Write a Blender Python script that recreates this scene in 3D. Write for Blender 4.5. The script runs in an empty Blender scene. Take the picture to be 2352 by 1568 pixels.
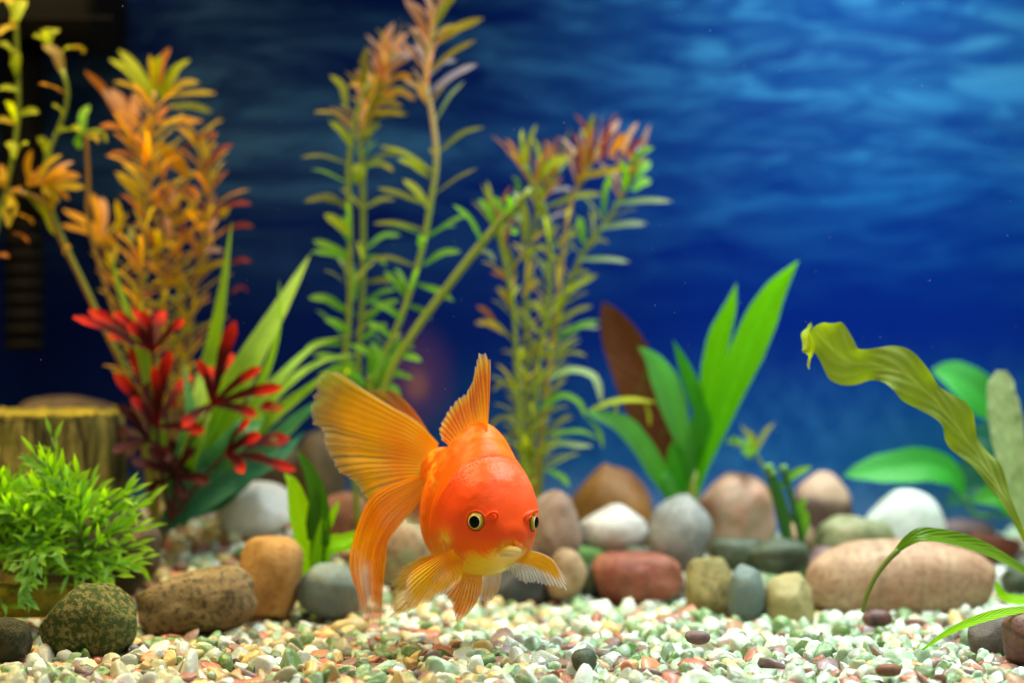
import bpy, bmesh, math, random
import numpy as np
from mathutils import Vector, Matrix, noise as mnoise

random.seed(11); rng = np.random.default_rng(11)
scn = bpy.context.scene
COL = scn.collection

# ------------------------------------------------------------------ camera, world, lamps, exposure
D0, H, K = 0.60, 0.10, 0.33 / 0.60 / 2352      # focus distance, camera height above the gravel, metres per photo unit per metre
cam = bpy.data.objects.new('camera', bpy.data.cameras.new('camera'))
COL.objects.link(cam); scn.camera = cam
cam.location = (0, -D0, H); cam.rotation_euler = (math.radians(90), 0, 0)
cam.data.sensor_width = 36; cam.data.lens = 36 * D0 / 0.33
cam.data.clip_start = 0.01; cam.data.clip_end = 20
cam.data.dof.use_dof = True; cam.data.dof.focus_distance = 0.588; cam.data.dof.aperture_fstop = 5.6
cam.data.dof.aperture_blades = 0

w = bpy.data.worlds.new('World'); scn.world = w; w.use_nodes = True
w.node_tree.nodes['Background'].inputs[0].default_value = (0.55, 0.63, 0.75, 1)
w.node_tree.nodes['Background'].inputs[1].default_value = 0.05

def lamp(name, loc, target, size, size_y, power, color, spread=180):
    d = bpy.data.lights.new(name, 'AREA'); d.shape = 'RECTANGLE'; d.size = size; d.size_y = size_y
    d.energy = power; d.color = color; d.spread = math.radians(spread)
    o = bpy.data.objects.new(name, d); COL.objects.link(o); o.location = loc
    o.rotation_euler = (Vector(target) - Vector(loc)).to_track_quat('-Z', 'Y').to_euler()
    return o
# the hood of the tank: a warm tube over one half, a cool tube over the other; a soft flash outside, in front and above
lamp('warm_tube', (-0.22, 0.06, 0.42), (-0.19, 0.06, 0.0), 0.26, 0.16, 0.95, (1.0, 0.77, 0.37), 100)
lamp('cool_tube', (0.17, 0.06, 0.42), (0.15, 0.06, 0.0), 0.40, 0.16, 1.72, (0.86, 1.0, 0.97), 110)
lamp('front_softbox', (0.12, -0.75, 0.62), (0.0, 0.05, 0.06), 0.5, 0.35, 1.1, (1.0, 0.96, 0.90))

scn.view_settings.view_transform = 'Standard'; scn.view_settings.look = 'None'
scn.view_settings.exposure = 0.33; scn.view_settings.gamma = 1.0
scn.cycles.max_bounces = 8; scn.cycles.transparent_max_bounces = 16
scn.cycles.use_denoising = True

# ------------------------------------------------------------------ helpers
def P(px, py, y):
    """A point of the place: photo position (2352 wide) at the depth y metres behind the fish's head."""
    d = D0 + y
    return Vector(((px - 1176) * K * d, y, H - (py - 784) * K * d))
def PX(y): return K * (D0 + y)                   # metres per photo unit at depth y
def srgb(r, g, b):
    f = lambda c: (c / 255) / 12.92 if c / 255 <= 0.04045 else (((c / 255) + 0.055) / 1.055) ** 2.4
    return (f(r), f(g), f(b), 1.0)
def gz(x, y):
    """Height of the gravel."""
    S3 = lambda t: np.clip(t, 0, 1) ** 2 * (3 - 2 * np.clip(t, 0, 1))
    x, y = np.asarray(x, float), np.asarray(y, float); q = S3((x + 0.10) / 0.11)
    base = (1 - q) * 0.026 * S3((y - 0.065) / 0.105) + q * 0.010 * S3((y - 0.10) / 0.15) - 0.0022
    return base + 0.0012 * np.sin(np.asarray(x) * 60 + 1.3) * np.cos(np.asarray(y) * 47) 

WL = {}
def tag(o, label=None, cat=None, group=None, kind=None):
    if label: o['label'] = label
    if cat: o['category'] = cat
    if group: o['group'] = group
    if kind: o['kind'] = kind
    return o
def link(o, parent, loc):
    COL.objects.link(o); loc = Vector(loc); WL[o.name] = loc
    if parent is not None:
        o.parent = parent; o.location = loc - WL[parent.name]
    else: o.location = loc
    return o
def thing(name, loc, label, cat, group=None):
    return tag(link(bpy.data.objects.new(name, None), None, loc), label, cat, group)
def mesh(name, verts, faces, mat, parent=None, loc=None, smooth=True, uv=None, col=None):
    """One mesh object from world coordinates; uv and col are per vertex."""
    v = np.asarray(verts, float)
    if loc is None: loc = WL[parent.name] if parent is not None else v.mean(0)
    v = v - np.asarray(loc)
    me = bpy.data.meshes.new(name)
    me.from_pydata([tuple(p) for p in v], [], [tuple(f) for f in faces]); me.update()
    if uv is not None:
        l = me.uv_layers.new(name='UVMap'); li = np.empty(len(me.loops), int)
        me.loops.foreach_get('vertex_index', li); l.data.foreach_set('uv', np.asarray(uv, float)[li].ravel())
    if col is not None:
        a = me.color_attributes.new('Col', 'FLOAT_COLOR', 'POINT'); a.data.foreach_set('color', np.asarray(col, float).ravel())
    if mat: me.materials.append(mat)
    if smooth: me.polygons.foreach_set('use_smooth', [True] * len(me.polygons))
    return link(bpy.data.objects.new(name, me), parent, loc)
def crs(pts, n):
    """Catmull-Rom through pts, n points."""
    p = np.asarray(pts, float); m = len(p)
    if m == 2: return p[0] + (p[1] - p[0]) * np.linspace(0, 1, n)[:, None]
    q = np.vstack([2 * p[0] - p[1], p, 2 * p[-1] - p[-2]])
    s = np.concatenate([[0], np.cumsum(np.linalg.norm(np.diff(p, axis=0), axis=1) + 1e-9)]); s /= s[-1]
    u = np.interp(np.linspace(0, 1, n), s, np.arange(m)); i = np.minimum(u.astype(int), m - 2); t = (u - i)[:, None]
    a, b, c, d = q[i], q[i + 1], q[i + 2], q[i + 3]
    return 0.5 * (2 * b + (c - a) * t + (2 * a - 5 * b + 4 * c - d) * t ** 2 + (3 * b - a - 3 * c + d) * t ** 3)
def grid_faces(n, m, wrap=False):
    f = []
    for i in range(n - 1):
        for j in range(m if wrap else m - 1):
            k = (j + 1) % m
            f.append((i * m + j, i * m + k, (i + 1) * m + k, (i + 1) * m + j))
    return f
def nrm(v): return v / (np.linalg.norm(v, axis=-1, keepdims=True) + 1e-12)
def tube_geo(pts, radii, n=8, cap=True):
    p = np.asarray(pts, float); r = np.broadcast_to(radii, (len(p),))
    t = nrm(np.gradient(p, axis=0)); ref = np.array([0.13, -1, 0.21])
    s = nrm(np.cross(t, ref)); b = np.cross(s, t); a = np.linspace(0, 2 * np.pi, n, endpoint=False)
    v = (p[:, None] + r[:, None, None] * (np.cos(a)[None, :, None] * s[:, None] + np.sin(a)[None, :, None] * b[:, None])).reshape(-1, 3)
    f = grid_faces(len(p), n, True)
    if cap:
        v = np.vstack([v, p[:1], p[-1:]]); c0, c1 = len(v) - 2, len(v) - 1; o = (len(p) - 1) * n
        for j in range(n):
            k = (j + 1) % n; f += [(c0, k, j), (c1, o + j, o + k)]
    uv = np.zeros((len(v), 2)); uv[:len(p) * n, 0] = np.repeat(np.linspace(0, 1, len(p)), n)
    if cap: uv[-1, 0] = 1
    return v, f, uv
def tube(name, pts, radii, mat, parent=None, n=8, steps=None, loc=None):
    p = np.asarray([tuple(q) for q in pts]); 
    if steps:
        r = np.interp(np.linspace(0, 1, steps), np.linspace(0, 1, len(np.atleast_1d(radii))) if np.ndim(radii) else [0, 1], radii if np.ndim(radii) else [radii, radii])
        p = crs(p, steps); radii = r
    v, f, uv = tube_geo(p, radii, n)
    return mesh(name, v, f, mat, parent, loc, uv=uv)

# widths along a leaf, 0..1
def lance(u, peak=0.45, blunt=0.5): 
    a = np.clip(u / peak, 0, 1); b = np.clip((1 - u) / (1 - peak), 0, 1)
    return np.where(u < peak, 0.25 + 0.75 * np.sin(a * np.pi / 2), np.sin(b * np.pi / 2) ** blunt)
def narrow(u): return np.minimum(1, .45 + 1.6 * u) * np.clip((1 - u) * 4.5, 0, 1) ** 0.55
def strap(u): return np.minimum(1, (0.35 + 2.2 * u)) * np.clip((1 - u) * 3.0, 0, 1) ** 0.6
def blade(u): return (0.55 + 0.45 * np.sin(np.clip(u * 2.2, 0, 1) * np.pi / 2)) * np.clip((1 - u) * 1.7, 0, 1) ** 0.75
def sword(u): return np.interp(u, [0, .12, .3, .6, .75, .88, .96, 1], [.16, .2, .5, 1, .95, .58, .22, .02])
def ribbon_geo(path, width, prof, face=(0, -1, 0.35), fold=0.15, n=14, m=5, ruffle=0, freq=30, roll=0.0, seed=0, lobe=0.0):
    p = crs(np.asarray([tuple(q) for q in path]), n); u = np.linspace(0, 1, n)
    t = nrm(np.gradient(p, axis=0)); fv = np.asarray(face, float)
    s = nrm(np.cross(t, fv)); b = np.cross(s, t)
    ang = np.asarray(roll) * np.ones(n) if np.ndim(roll) == 0 else np.interp(u, np.linspace(0, 1, len(roll)), roll)
    s, b = s * np.cos(ang)[:, None] + b * np.sin(ang)[:, None], b * np.cos(ang)[:, None] - s * np.sin(ang)[:, None]
    hw = 0.5 * width * prof(u); c = np.linspace(-1, 1, m)
    ph = seed * 1.7
    lat = c[None] * hw[:, None] * (1 + (0.10 * ruffle * np.sin(freq * u + ph)[:, None] * np.sign(c)[None] if ruffle else 0))
    if lobe: lat = lat * (1 + lobe * np.sin(freq * .82 * u[:, None] + ph + 1.9 * np.sign(c)[None]) * np.minimum(1, hw / (0.3 * width))[:, None])
    up = -fold * np.abs(c)[None] * hw[:, None] 
    if ruffle: up = up + ruffle * 0.35 * width * (np.abs(c) ** 2)[None] * np.sin(freq * u[:, None] + ph + 1.1 * np.sign(c)[None]) * np.minimum(1, hw / (0.3 * width))[:, None]
    v = p[:, None] + lat[..., None] * s[:, None] - up[..., None] * b[:, None]
    v = v.reshape(-1, 3)
    uv = np.stack([np.repeat(u, m), np.tile((c + 1) / 2, n)], 1)
    f = grid_faces(n, m)
    return v, f, uv
def leaf(parent, path, width, mat, prof=lance, name='leaf', **k):
    v, f, uv = ribbon_geo(path, width, prof, **k)
    return mesh(name, v, f, mat, parent, loc=v[:k.get('m', 5)].mean(0), uv=uv)

# ------------------------------------------------------------------ node helpers
class NT:
    def __init__(s, name):
        s.m = bpy.data.materials.new(name); s.m.use_nodes = True; s.t = s.m.node_tree; s.t.nodes.clear()
        s.out = s.n('ShaderNodeOutputMaterial')
    def n(s, kind, **kw):
        x = s.t.nodes.new(kind)
        for k, v in kw.items(): setattr(x, k, v)
        return x
    def put(s, sock, v):
        if v is None: return
        if isinstance(v, bpy.types.NodeSocket): s.t.links.new(v, sock)
        else: sock.default_value = v
    def math(s, op, a, b=None, c=None, clamp=False):
        x = s.n('ShaderNodeMath', operation=op, use_clamp=clamp)
        for i, v in enumerate((a, b, c)): s.put(x.inputs[i], v) if v is not None else None
        return x.outputs[0]
    def mix(s, f, a, b, blend='MIX'):
        x = s.n('ShaderNodeMix', data_type='RGBA', blend_type=blend)
        s.put(x.inputs[0], f); s.put(x.inputs[6], a); s.put(x.inputs[7], b); return x.outputs[2]
    def ramp(s, f, stops, interp='LINEAR'):
        x = s.n('ShaderNodeValToRGB'); x.color_ramp.interpolation = interp; e = x.color_ramp.elements
        while len(e) < len(stops): e.new(0.5)
        for i, (p, c) in enumerate(stops):
            e[i].position = p; e[i].color = c if len(c) == 4 else (*c, 1)
        s.put(x.inputs[0], f); return x.outputs[0]
    def rng(s, f, a, b, c=0.0, d=1.0, smooth=True):
        x = s.n('ShaderNodeMapRange', interpolation_type='SMOOTHSTEP' if smooth else 'LINEAR')
        for i, v in enumerate((f, a, b, c, d)): s.put(x.inputs[i], v)
        return x.outputs[0]
    def tex(s, kind='Object'): return s.n('ShaderNodeTexCoord').outputs[kind]
    def mapping(s, vec, scale=(1, 1, 1), rot=(0, 0, 0), loc=(0, 0, 0)):
        x = s.n('ShaderNodeMapping'); s.put(x.inputs[0], vec); x.inputs[1].default_value = loc
        x.inputs[2].default_value = rot; x.inputs[3].default_value = scale; return x.outputs[0]
    def noise(s, vec, scale, detail=3, rough=0.55, dist=0.0, out=0):
        x = s.n('ShaderNodeTexNoise'); s.put(x.inputs['Vector'], vec); x.inputs['Scale'].default_value = scale
        x.inputs['Detail'].default_value = detail; x.inputs['Roughness'].default_value = rough; x.inputs['Distortion'].default_value = dist
        return x.outputs[out]
    def vor(s, vec, scale, feature='F1', out='Distance'):
        x = s.n('ShaderNodeTexVoronoi', feature=feature); s.put(x.inputs['Vector'], vec); x.inputs['Scale'].default_value = scale
        return x.outputs[out]
    def bump(s, h, strength=0.3, dist=0.001):
        x = s.n('ShaderNodeBump'); x.inputs['Strength'].default_value = strength; x.inputs['Distance'].default_value = dist
        s.put(x.inputs['Height'], h); return x.outputs[0]
    def bsdf(s, color, rough=0.5, normal=None, spec=0.5, sss=0.0, sss_r=(1, .4, .2), sss_s=0.003, coat=0.0, alpha=None):
        x = s.n('ShaderNodeBsdfPrincipled'); s.put(x.inputs['Base Color'], color); s.put(x.inputs['Roughness'], rough)
        s.put(x.inputs['Specular IOR Level'], spec)
        if normal is not None: s.put(x.inputs['Normal'], normal)
        if sss: x.inputs['Subsurface Weight'].default_value = sss; x.inputs['Subsurface Radius'].default_value = sss_r; x.inputs['Subsurface Scale'].default_value = sss_s
        if coat: x.inputs['Coat Weight'].default_value = coat; x.inputs['Coat Roughness'].default_value = 0.08
        if alpha is not None: s.put(x.inputs['Alpha'], alpha)
        return x.outputs[0]
    def transl(s, color):
        x = s.n('ShaderNodeBsdfTranslucent'); s.put(x.inputs[0], color); return x.outputs[0]
    def mixs(s, f, a, b):
        x = s.n('ShaderNodeMixShader'); s.put(x.inputs[0], f); s.put(x.inputs[1], a); s.put(x.inputs[2], b); return x.outputs[0]
    def done(s, sh):
        s.t.links.new(sh, s.out.inputs[0]); return s.m
    def sep(s, vec):
        x = s.n('ShaderNodeSeparateXYZ'); s.put(x.inputs[0], vec); return x.outputs
    def attr(s, name='Col'):
        return s.n('ShaderNodeAttribute', attribute_name=name)

def plain(name, color, rough=0.5, **k):
    t = NT(name); n = t.noise(t.tex(), 120, 3)
    c = t.mix(t.math('MULTIPLY', n, 0.5), color, tuple(x * 0.6 for x in color[:3]) + (1,))
    return t.done(t.bsdf(c, rough, **k))
def leaf_mat(name, base, tip, rib=None, tr=0.45, edge=None, stripes=0, var=0.25, rough=0.4, spots=None):
    """A thin leaf: colour from stalk to tip, paler midrib, side veins, some light coming through."""
    t = NT(name); uv = t.sep(t.tex('UV')); rnd = t.n('ShaderNodeObjectInfo').outputs['Random']
    n = t.noise(t.tex('Object'), 180, 4, 0.6)
    c = t.mix(t.rng(uv[0], 0.05, 0.95), base, tip)
    mid = t.math('ABSOLUTE', t.math('SUBTRACT', uv[1], 0.5))
    c = t.mix(t.math('MULTIPLY', t.rng(mid, 0.0, 0.09, 1, 0), 0.55), c, rib or tuple(min(1, x * 1.6 + .02) for x in base[:3]) + (1,))
    if edge: c = t.mix(t.math('MULTIPLY', t.rng(mid, 0.30, 0.5), 0.8), c, edge)
    if stripes:
        wv = t.math('SINE', t.math('MULTIPLY', uv[1], stripes * 6.283)); c = t.mix(t.math('MULTIPLY', t.rng(wv, -0.2, 0.7), 0.8), c, tip)
    vein = t.math('SINE', t.math('MULTIPLY', t.math('ADD', t.math('MULTIPLY', uv[0], 26), t.math('MULTIPLY', mid, -9)), 3.0))
    dark = t.math('ADD', t.math('MULTIPLY', n, var * 1.6), t.math('MULTIPLY', rnd, var))
    c = t.mix(t.math('MULTIPLY', dark, 0.8, clamp=True), c, tuple(x * 0.42 for x in base[:3]) + (1,))
    if spots: c = t.mix(t.math('MULTIPLY', t.rng(t.noise(t.tex('Object'), 90, 5, .7), 0.5, 0.68), 0.75), c, spots)
    c = t.mix(t.math('MULTIPLY', t.rng(vein, 0.55, 1.0), 0.18), c, tuple(x * 0.55 for x in base[:3]) + (1,))
    nor = t.bump(t.math('ADD', t.math('MULTIPLY', vein, 0.3), n), 0.5, 0.0007)
    hs = t.n('ShaderNodeHueSaturation'); t.put(hs.inputs['Color'], c); hs.inputs['Saturation'].default_value = 1.2; hs.inputs['Value'].default_value = 1.8
    return t.done(t.mixs(tr, t.bsdf(c, rough, nor, 0.2), t.transl(hs.outputs[0])))
# ------------------------------------------------------------------ backdrop: a printed sheet of blue water behind the tank
def backdrop_mat():
    t = NT('blue_water_print'); o = t.tex('Object'); x, _, z = t.sep(o)[:3]
    warp = t.noise(t.mapping(o, (5, 1, 9)), 1.0, 3, 0.5, out=1)
    vv = t.n('ShaderNodeVectorMath', operation='MULTIPLY_ADD'); t.put(vv.inputs[0], warp); vv.inputs[1].default_value = (.09, 0, .035); t.put(vv.inputs[2], o)
    wv = vv.outputs[0]
    n1 = t.noise(t.mapping(wv, (8, 1, 46), (0, math.radians(-9), 0)), 1.0, 5, 0.6, 0.5)
    n2 = t.noise(t.mapping(wv, (20, 1, 100), (0, math.radians(-14), 0), (3, 0, 1)), 1.0, 3, 0.6, 0.9)
    nb = t.noise(t.mapping(o, (3.2, 1, 6), (0, 0, 0), (1.7, 0, .4)), 1.0, 2, 0.5)
    ridge = t.rng(t.math('ADD', t.math('MULTIPLY', n1, 0.55), t.math('MULTIPLY', n2, 0.45)), 0.36, 0.72)
    up = t.rng(z, 0.10, 0.20)                                # waves only in the upper part of the print
    right = t.rng(x, -0.20, 0.20)
    deep = t.mix(right, srgb(3, 20, 78), srgb(0, 34, 130))
    deep = t.mix(t.rng(z, 0.105, 0.035), deep, t.mix(right, srgb(4, 26, 72), srgb(2, 64, 134)))
    crest = t.mix(right, srgb(70, 116, 164), srgb(40, 132, 204))
    amt = t.math('MULTIPLY', t.math('MULTIPLY', ridge, up), t.math('ADD', 0.62, t.math('MULTIPLY', right, 0.18)))
    c = t.mix(amt, deep, crest)
    line = t.math('MULTIPLY', t.rng(t.math('ABSOLUTE', t.math('SUBTRACT', n1, 0.5)), 0.05, 0.0), up)
    line2 = t.math('MULTIPLY', t.rng(t.math('ABSOLUTE', t.math('SUBTRACT', n2, 0.47)), 0.05, 0.0), up)
    # the bright patch of sunlit surface high on one side
    dx = t.math('DIVIDE', t.math('SUBTRACT', x, 0.20), 0.17); dz = t.math('DIVIDE', t.math('SUBTRACT', z, 0.245), 0.075)
    d = t.math('SQRT', t.math('ADD', t.math('MULTIPLY', dx, dx), t.math('MULTIPLY', dz, dz)))
    glow = t.math('MULTIPLY', t.rng(t.math('ADD', d, t.math('MULTIPLY', t.math('SUBTRACT', n1, 0.5), 1.5)), 1.25, 0.1), 0.75)
    c = t.mix(t.math('MULTIPLY', glow, t.rng(ridge, 0, 1, .25, 1)), c, t.mix(n2, srgb(30, 110, 176), srgb(90, 176, 214)))
    c = t.mix(t.math('MULTIPLY', t.math('MAXIMUM', line, t.math('MULTIPLY', line2, .7)), 0.62), c, t.mix(right, srgb(8, 26, 76), srgb(4, 60, 140)))
    # speckled pale haze of the painted sea bed low down
    sp = t.noise(o, 95, 4, 0.7); low = t.math('MULTIPLY', t.rng(z, 0.115, 0.03), t.math('MULTIPLY', t.rng(nb, 0.32, 0.62), right))
    c = t.mix(t.math('MULTIPLY', low, t.rng(sp, 0.3, 0.75, 0.15, 0.7)), c, srgb(52, 116, 176))
    c = t.mix(t.math('MULTIPLY', t.rng(z, 0.045, 0.012), 0.6), c, t.mix(sp, srgb(52, 92, 160), srgb(130, 165, 215)))
    teal = t.math('MULTIPLY', t.rng(x, 0.13, 0.21), t.rng(t.math('ADD', z, t.math('MULTIPLY', nb, 0.04)), 0.13, 0.05))
    c = t.mix(t.math('MULTIPLY', teal, 0.6), c, srgb(8, 74, 92))
    # a blurred coral and a warm fish printed in it
    for (cx, cz, rx, rz, col, k) in ((-0.0465, 0.083, 0.022, 0.030, srgb(86, 54, 100), 0.7), (-0.045, 0.0795, 0.0075, 0.010, srgb(160, 106, 82), 0.42)):
        ex = t.math('DIVIDE', t.math('SUBTRACT', x, cx), rx); ez = t.math('DIVIDE', t.math('SUBTRACT', z, cz), rz)
        r = t.math('SQRT', t.math('ADD', t.math('MULTIPLY', ex, ex), t.math('MULTIPLY', ez, ez)))
        c = t.mix(t.math('MULTIPLY', t.rng(r, 1.1, 0.2), k), c, col)
    return t.done(t.bsdf(c, 0.7, spec=0.03))
YB = 0.28
def box(name, a, b, mat, parent=None, bev=0.0, seg=3, loc=None):
    bm = bmesh.new(); bmesh.ops.create_cube(bm, size=1)
    a, b = Vector(a), Vector(b)
    for v in bm.verts: v.co = (a + b) / 2 + Vector((v.co.x * (b - a).x, v.co.y * (b - a).y, v.co.z * (b - a).z))
    if bev: bmesh.ops.bevel(bm, geom=bm.edges[:], offset=bev, segments=seg, affect='EDGES', profile=0.5)
    vs = [v.co.copy() for v in bm.verts]; bm.verts.index_update(); fs = [[v.index for v in f.verts] for f in bm.faces]; bm.free()
    return mesh(name, vs, fs, mat, parent, loc, smooth=bool(bev))
bd = box('backdrop', (-0.7, YB, -0.03), (0.7, YB + 0.002, 0.50), backdrop_mat(), loc=(0, 0, 0), bev=0); tag(bd, kind='structure')

# ------------------------------------------------------------------ gravel
def chip_mat(name, from_object):
    t = NT(name)
    if from_object: oi = t.n('ShaderNodeObjectInfo'); c, al = oi.outputs['Color'], oi.outputs['Alpha']; o = t.tex('Object')
    else: a = t.attr(); c, al = a.outputs['Color'], a.outputs['Alpha']; o = t.tex('Object')
    n = t.noise(o, 420, 4, 0.65); n2 = t.noise(o, 1500, 2, 0.6)
    c2 = t.mix(t.math('MULTIPLY', n, 0.55), c, t.mix(0.45, c, (0.95, 0.95, 0.86, 1)))
    moss = t.math('MULTIPLY', t.rng(t.math('ADD', t.math('MULTIPLY', n, 0.6), t.math('MULTIPLY', n2, 0.4)), 0.42, 0.56), al)
    c2 = t.mix(moss, c2, t.mix(n2, srgb(46, 92, 34), srgb(120, 160, 70)))
    c2 = t.mix(t.rng(n2, 0.68, 0.8, 0, 0.35), c2, srgb(70, 66, 50))
    nor = t.bump(t.math('ADD', n, t.math('MULTIPLY', n2, 0.5)), 0.55, 0.0007)
    return t.done(t.bsdf(c2, 0.38, nor, 0.5))
def chip_shape(seed, flat, sub=2, ncut=7, cut=(0.62, 0.9)):
    r = np.random.default_rng(seed); bm = bmesh.new(); bmesh.ops.create_icosphere(bm, subdivisions=sub, radius=1)
    v = np.array([p.co[:] for p in bm.verts]); bm.verts.index_update(); f = [[p.index for p in q.verts] for q in bm.faces]; bm.free()
    nn = nrm(r.normal(size=(ncut, 3))); cc = r.uniform(*cut, size=ncut)
    for n_, c_ in zip(nn, cc):
        d = v @ n_; over = np.clip(d - c_, 0, None); v = v - over[:, None] * n_ * 0.97
    v = v * (1 + 0.10 * np.sin(v @ r.normal(size=3) * 2.4 + r.uniform(0, 6)))[:, None]
    v = v * np.array([r.uniform(.95, 1.3), r.uniform(.75, 1), flat])
    return v, f
EDGE3 = [chip_shape(s, f, 3, 10, (0.46, 0.76)) for s, f in ((1, .8), (2, .9), (3, .75), (4, .85), (5, .95), (6, .7), (7, .8), (8, .9), (9, .7), (10, .85))]
EDGE = [chip_shape(s, f, 2, 9, (0.48, 0.78)) for s, f in ((1, .8), (2, .9), (3, .75), (4, .85), (5, .95), (6, .7), (7, .8), (8, .9))]
SLATE = [chip_shape(s, f, 2, 5, (0.5, 0.8)) for s, f in ((21, .38), (22, .45), (23, .34), (24, .5))]
FAR = [chip_shape(s, .85, 1, 4) for s in (31, 32, 33, 34)]
pal = [ # weight right, weight left (yellower, painting in some warm light), colour, moss, slate
    (.26, .15, srgb(226, 234, 218), .15, 0), (.27, .10, srgb(184, 218, 182), .45, 0), (.07, .20, srgb(226, 216, 172), .25, 0),
    (.11, .12, srgb(140, 178, 118), .8, 0), (.02, .16, srgb(226, 188, 100), .2, 0), (.10, .20, srgb(192, 84, 44), .1, 1),
    (.08, .12, srgb(124, 58, 40), .1, 1), (.025, .03, srgb(128, 86, 96), .1, 1), (.03, .05, srgb(84, 96, 54), 1.0, 0),
    (.012, .02, srgb(54, 54, 58), .2, 1), (.03, .10, srgb(222, 128, 62), .1, 1), (.05, .05, srgb(238, 240, 232), .05, 0)]
pr = np.array([p[0] for p in pal]); plft = np.array([p[1] for p in pal])
gm_stuff, gm_one = chip_mat('gravel_mixed', False), chip_mat('gravel_chip', True)
chips = []
yy = -0.085
while yy < YB - 0.004:
    sp = 0.0044 if yy < 0.10 else 0.0048
    xx = -0.34
    while xx < 0.34:
        x, y = xx + rng.normal(0, .0011), yy + rng.normal(0, .0011); xx += sp
        if abs(x) > 0.30 * (D0 + y) + 0.03: continue
        left = 1 / (1 + math.exp((x + 0.012 + 0.012 * math.sin(y * 40)) / 0.012)); wts = pr * (1 - left) + plft * left
        p = pal[rng.choice(len(pal), p=wts / wts.sum())]
        r = float(np.clip(rng.lognormal(math.log(0.0033), 0.30), 0.0017, 0.0056))
        if p[4]: r *= 1.1
        chips.append((x, y, float(gz(x, y)) + rng.uniform(-.0026, .0008), r, p))
    yy += sp * 0.9
def euler_m(a): 
    return np.array(Matrix.Rotation(a[0], 3, 'X') @ Matrix.Rotation(a[1], 3, 'Y') @ Matrix.Rotation(a[2], 3, 'Z'))
def in_view(c):
    d = D0 + c[1]; return abs(c[0]) < 0.272 * d and c[2] + c[3] > H - 784 * K * d
seen = sorted([i for i, c in enumerate(chips) if in_view(c)], key=lambda i: -chips[i][3] / (D0 + chips[i][1]) * (1.0 if chips[i][1] < -0.012 else 0.3))
front = set(seen[:290])
bed_x, bed_y = np.linspace(-0.7, 0.7, 71), np.linspace(-0.30, YB - 0.001, 40)
gx, gy = np.meshgrid(bed_x, bed_y, indexing='ij')
bed = mesh('gravel_bed', np.stack([gx, gy, gz(gx, gy) - 0.0022], -1).reshape(-1, 3), grid_faces(71, 40), plain('gravel_underlay', srgb(150, 150, 120), 0.9), loc=(0, 0, 0))
tag(bed, kind='structure')
shared = {}
V, F, Cc = [], [], []; nv = 0
for i, c in enumerate(chips):
    x, y, z, r, p = c; col = np.array(p[2][:3]) * rng.uniform(.46, 1.06)
    moss = float(np.clip(p[3] * rng.uniform(.5, 1.3), 0, 1)); ang = rng.uniform(0, 6.28, 3)
    if p[4]: ang[:2] = rng.normal(0, .45, 2)
    if i in front:
        lib = 'SLATE' if p[4] else 'EDGE'; k = int(rng.integers(len(SLATE if p[4] else EDGE3)))
        if (lib, k) not in shared:
            v, f = (SLATE if p[4] else EDGE3)[k]; me = bpy.data.meshes.new('gravel_chip'); me.from_pydata([tuple(q * 0.0022) for q in v], [], f)
            me.polygons.foreach_set('use_smooth', [True] * len(me.polygons)); me.materials.append(gm_one); shared[lib, k] = me
        o = bpy.data.objects.new('gravel_chip', shared[lib, k]); o.parent = bed; o.location = (x, y, z); s = r / 0.0022
        o.scale = (s, s, s); o.rotation_euler = ang; o.color = (*np.minimum(col, 1), moss); COL.objects.link(o)
        continue
    v, f = SLATE[int(rng.integers(len(SLATE)))] if p[4] else (EDGE3 if y < 0.03 else EDGE if y < 0.10 else FAR)[int(rng.integers(4 if y >= .1 else 8))]
    if p[4] and y > .12: v, f = FAR[int(rng.integers(4))]; v = v * np.array([1, 1, .5])
    V.append((v * r) @ euler_m(ang).T + (x, y, z)); F.append(np.asarray(f) + nv); nv += len(v)
    Cc.append(np.tile([*np.minimum(col, 1), moss], (len(v), 1)))
V, F, Cc = np.concatenate(V), np.concatenate(F), np.concatenate(Cc)
me = bpy.data.meshes.new('loose_gravel'); me.vertices.add(len(V)); me.vertices.foreach_set('co', V.ravel())
me.loops.add(F.size); me.loops.foreach_set('vertex_index', F.ravel().astype(np.int32)); me.polygons.add(len(F))
me.polygons.foreach_set('loop_start', np.arange(0, F.size, 3, dtype=np.int32)); me.update(calc_edges=True)
me.polygons.foreach_set('use_smooth', np.ones(len(F), bool))
a = me.color_attributes.new('Col', 'FLOAT_COLOR', 'POINT'); a.data.foreach_set('color', Cc.ravel()); me.materials.append(gm_stuff)
lg = link(bpy.data.objects.new('loose_gravel', me), bed, (0, 0, 0)); lg['kind'] = 'stuff'

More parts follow.
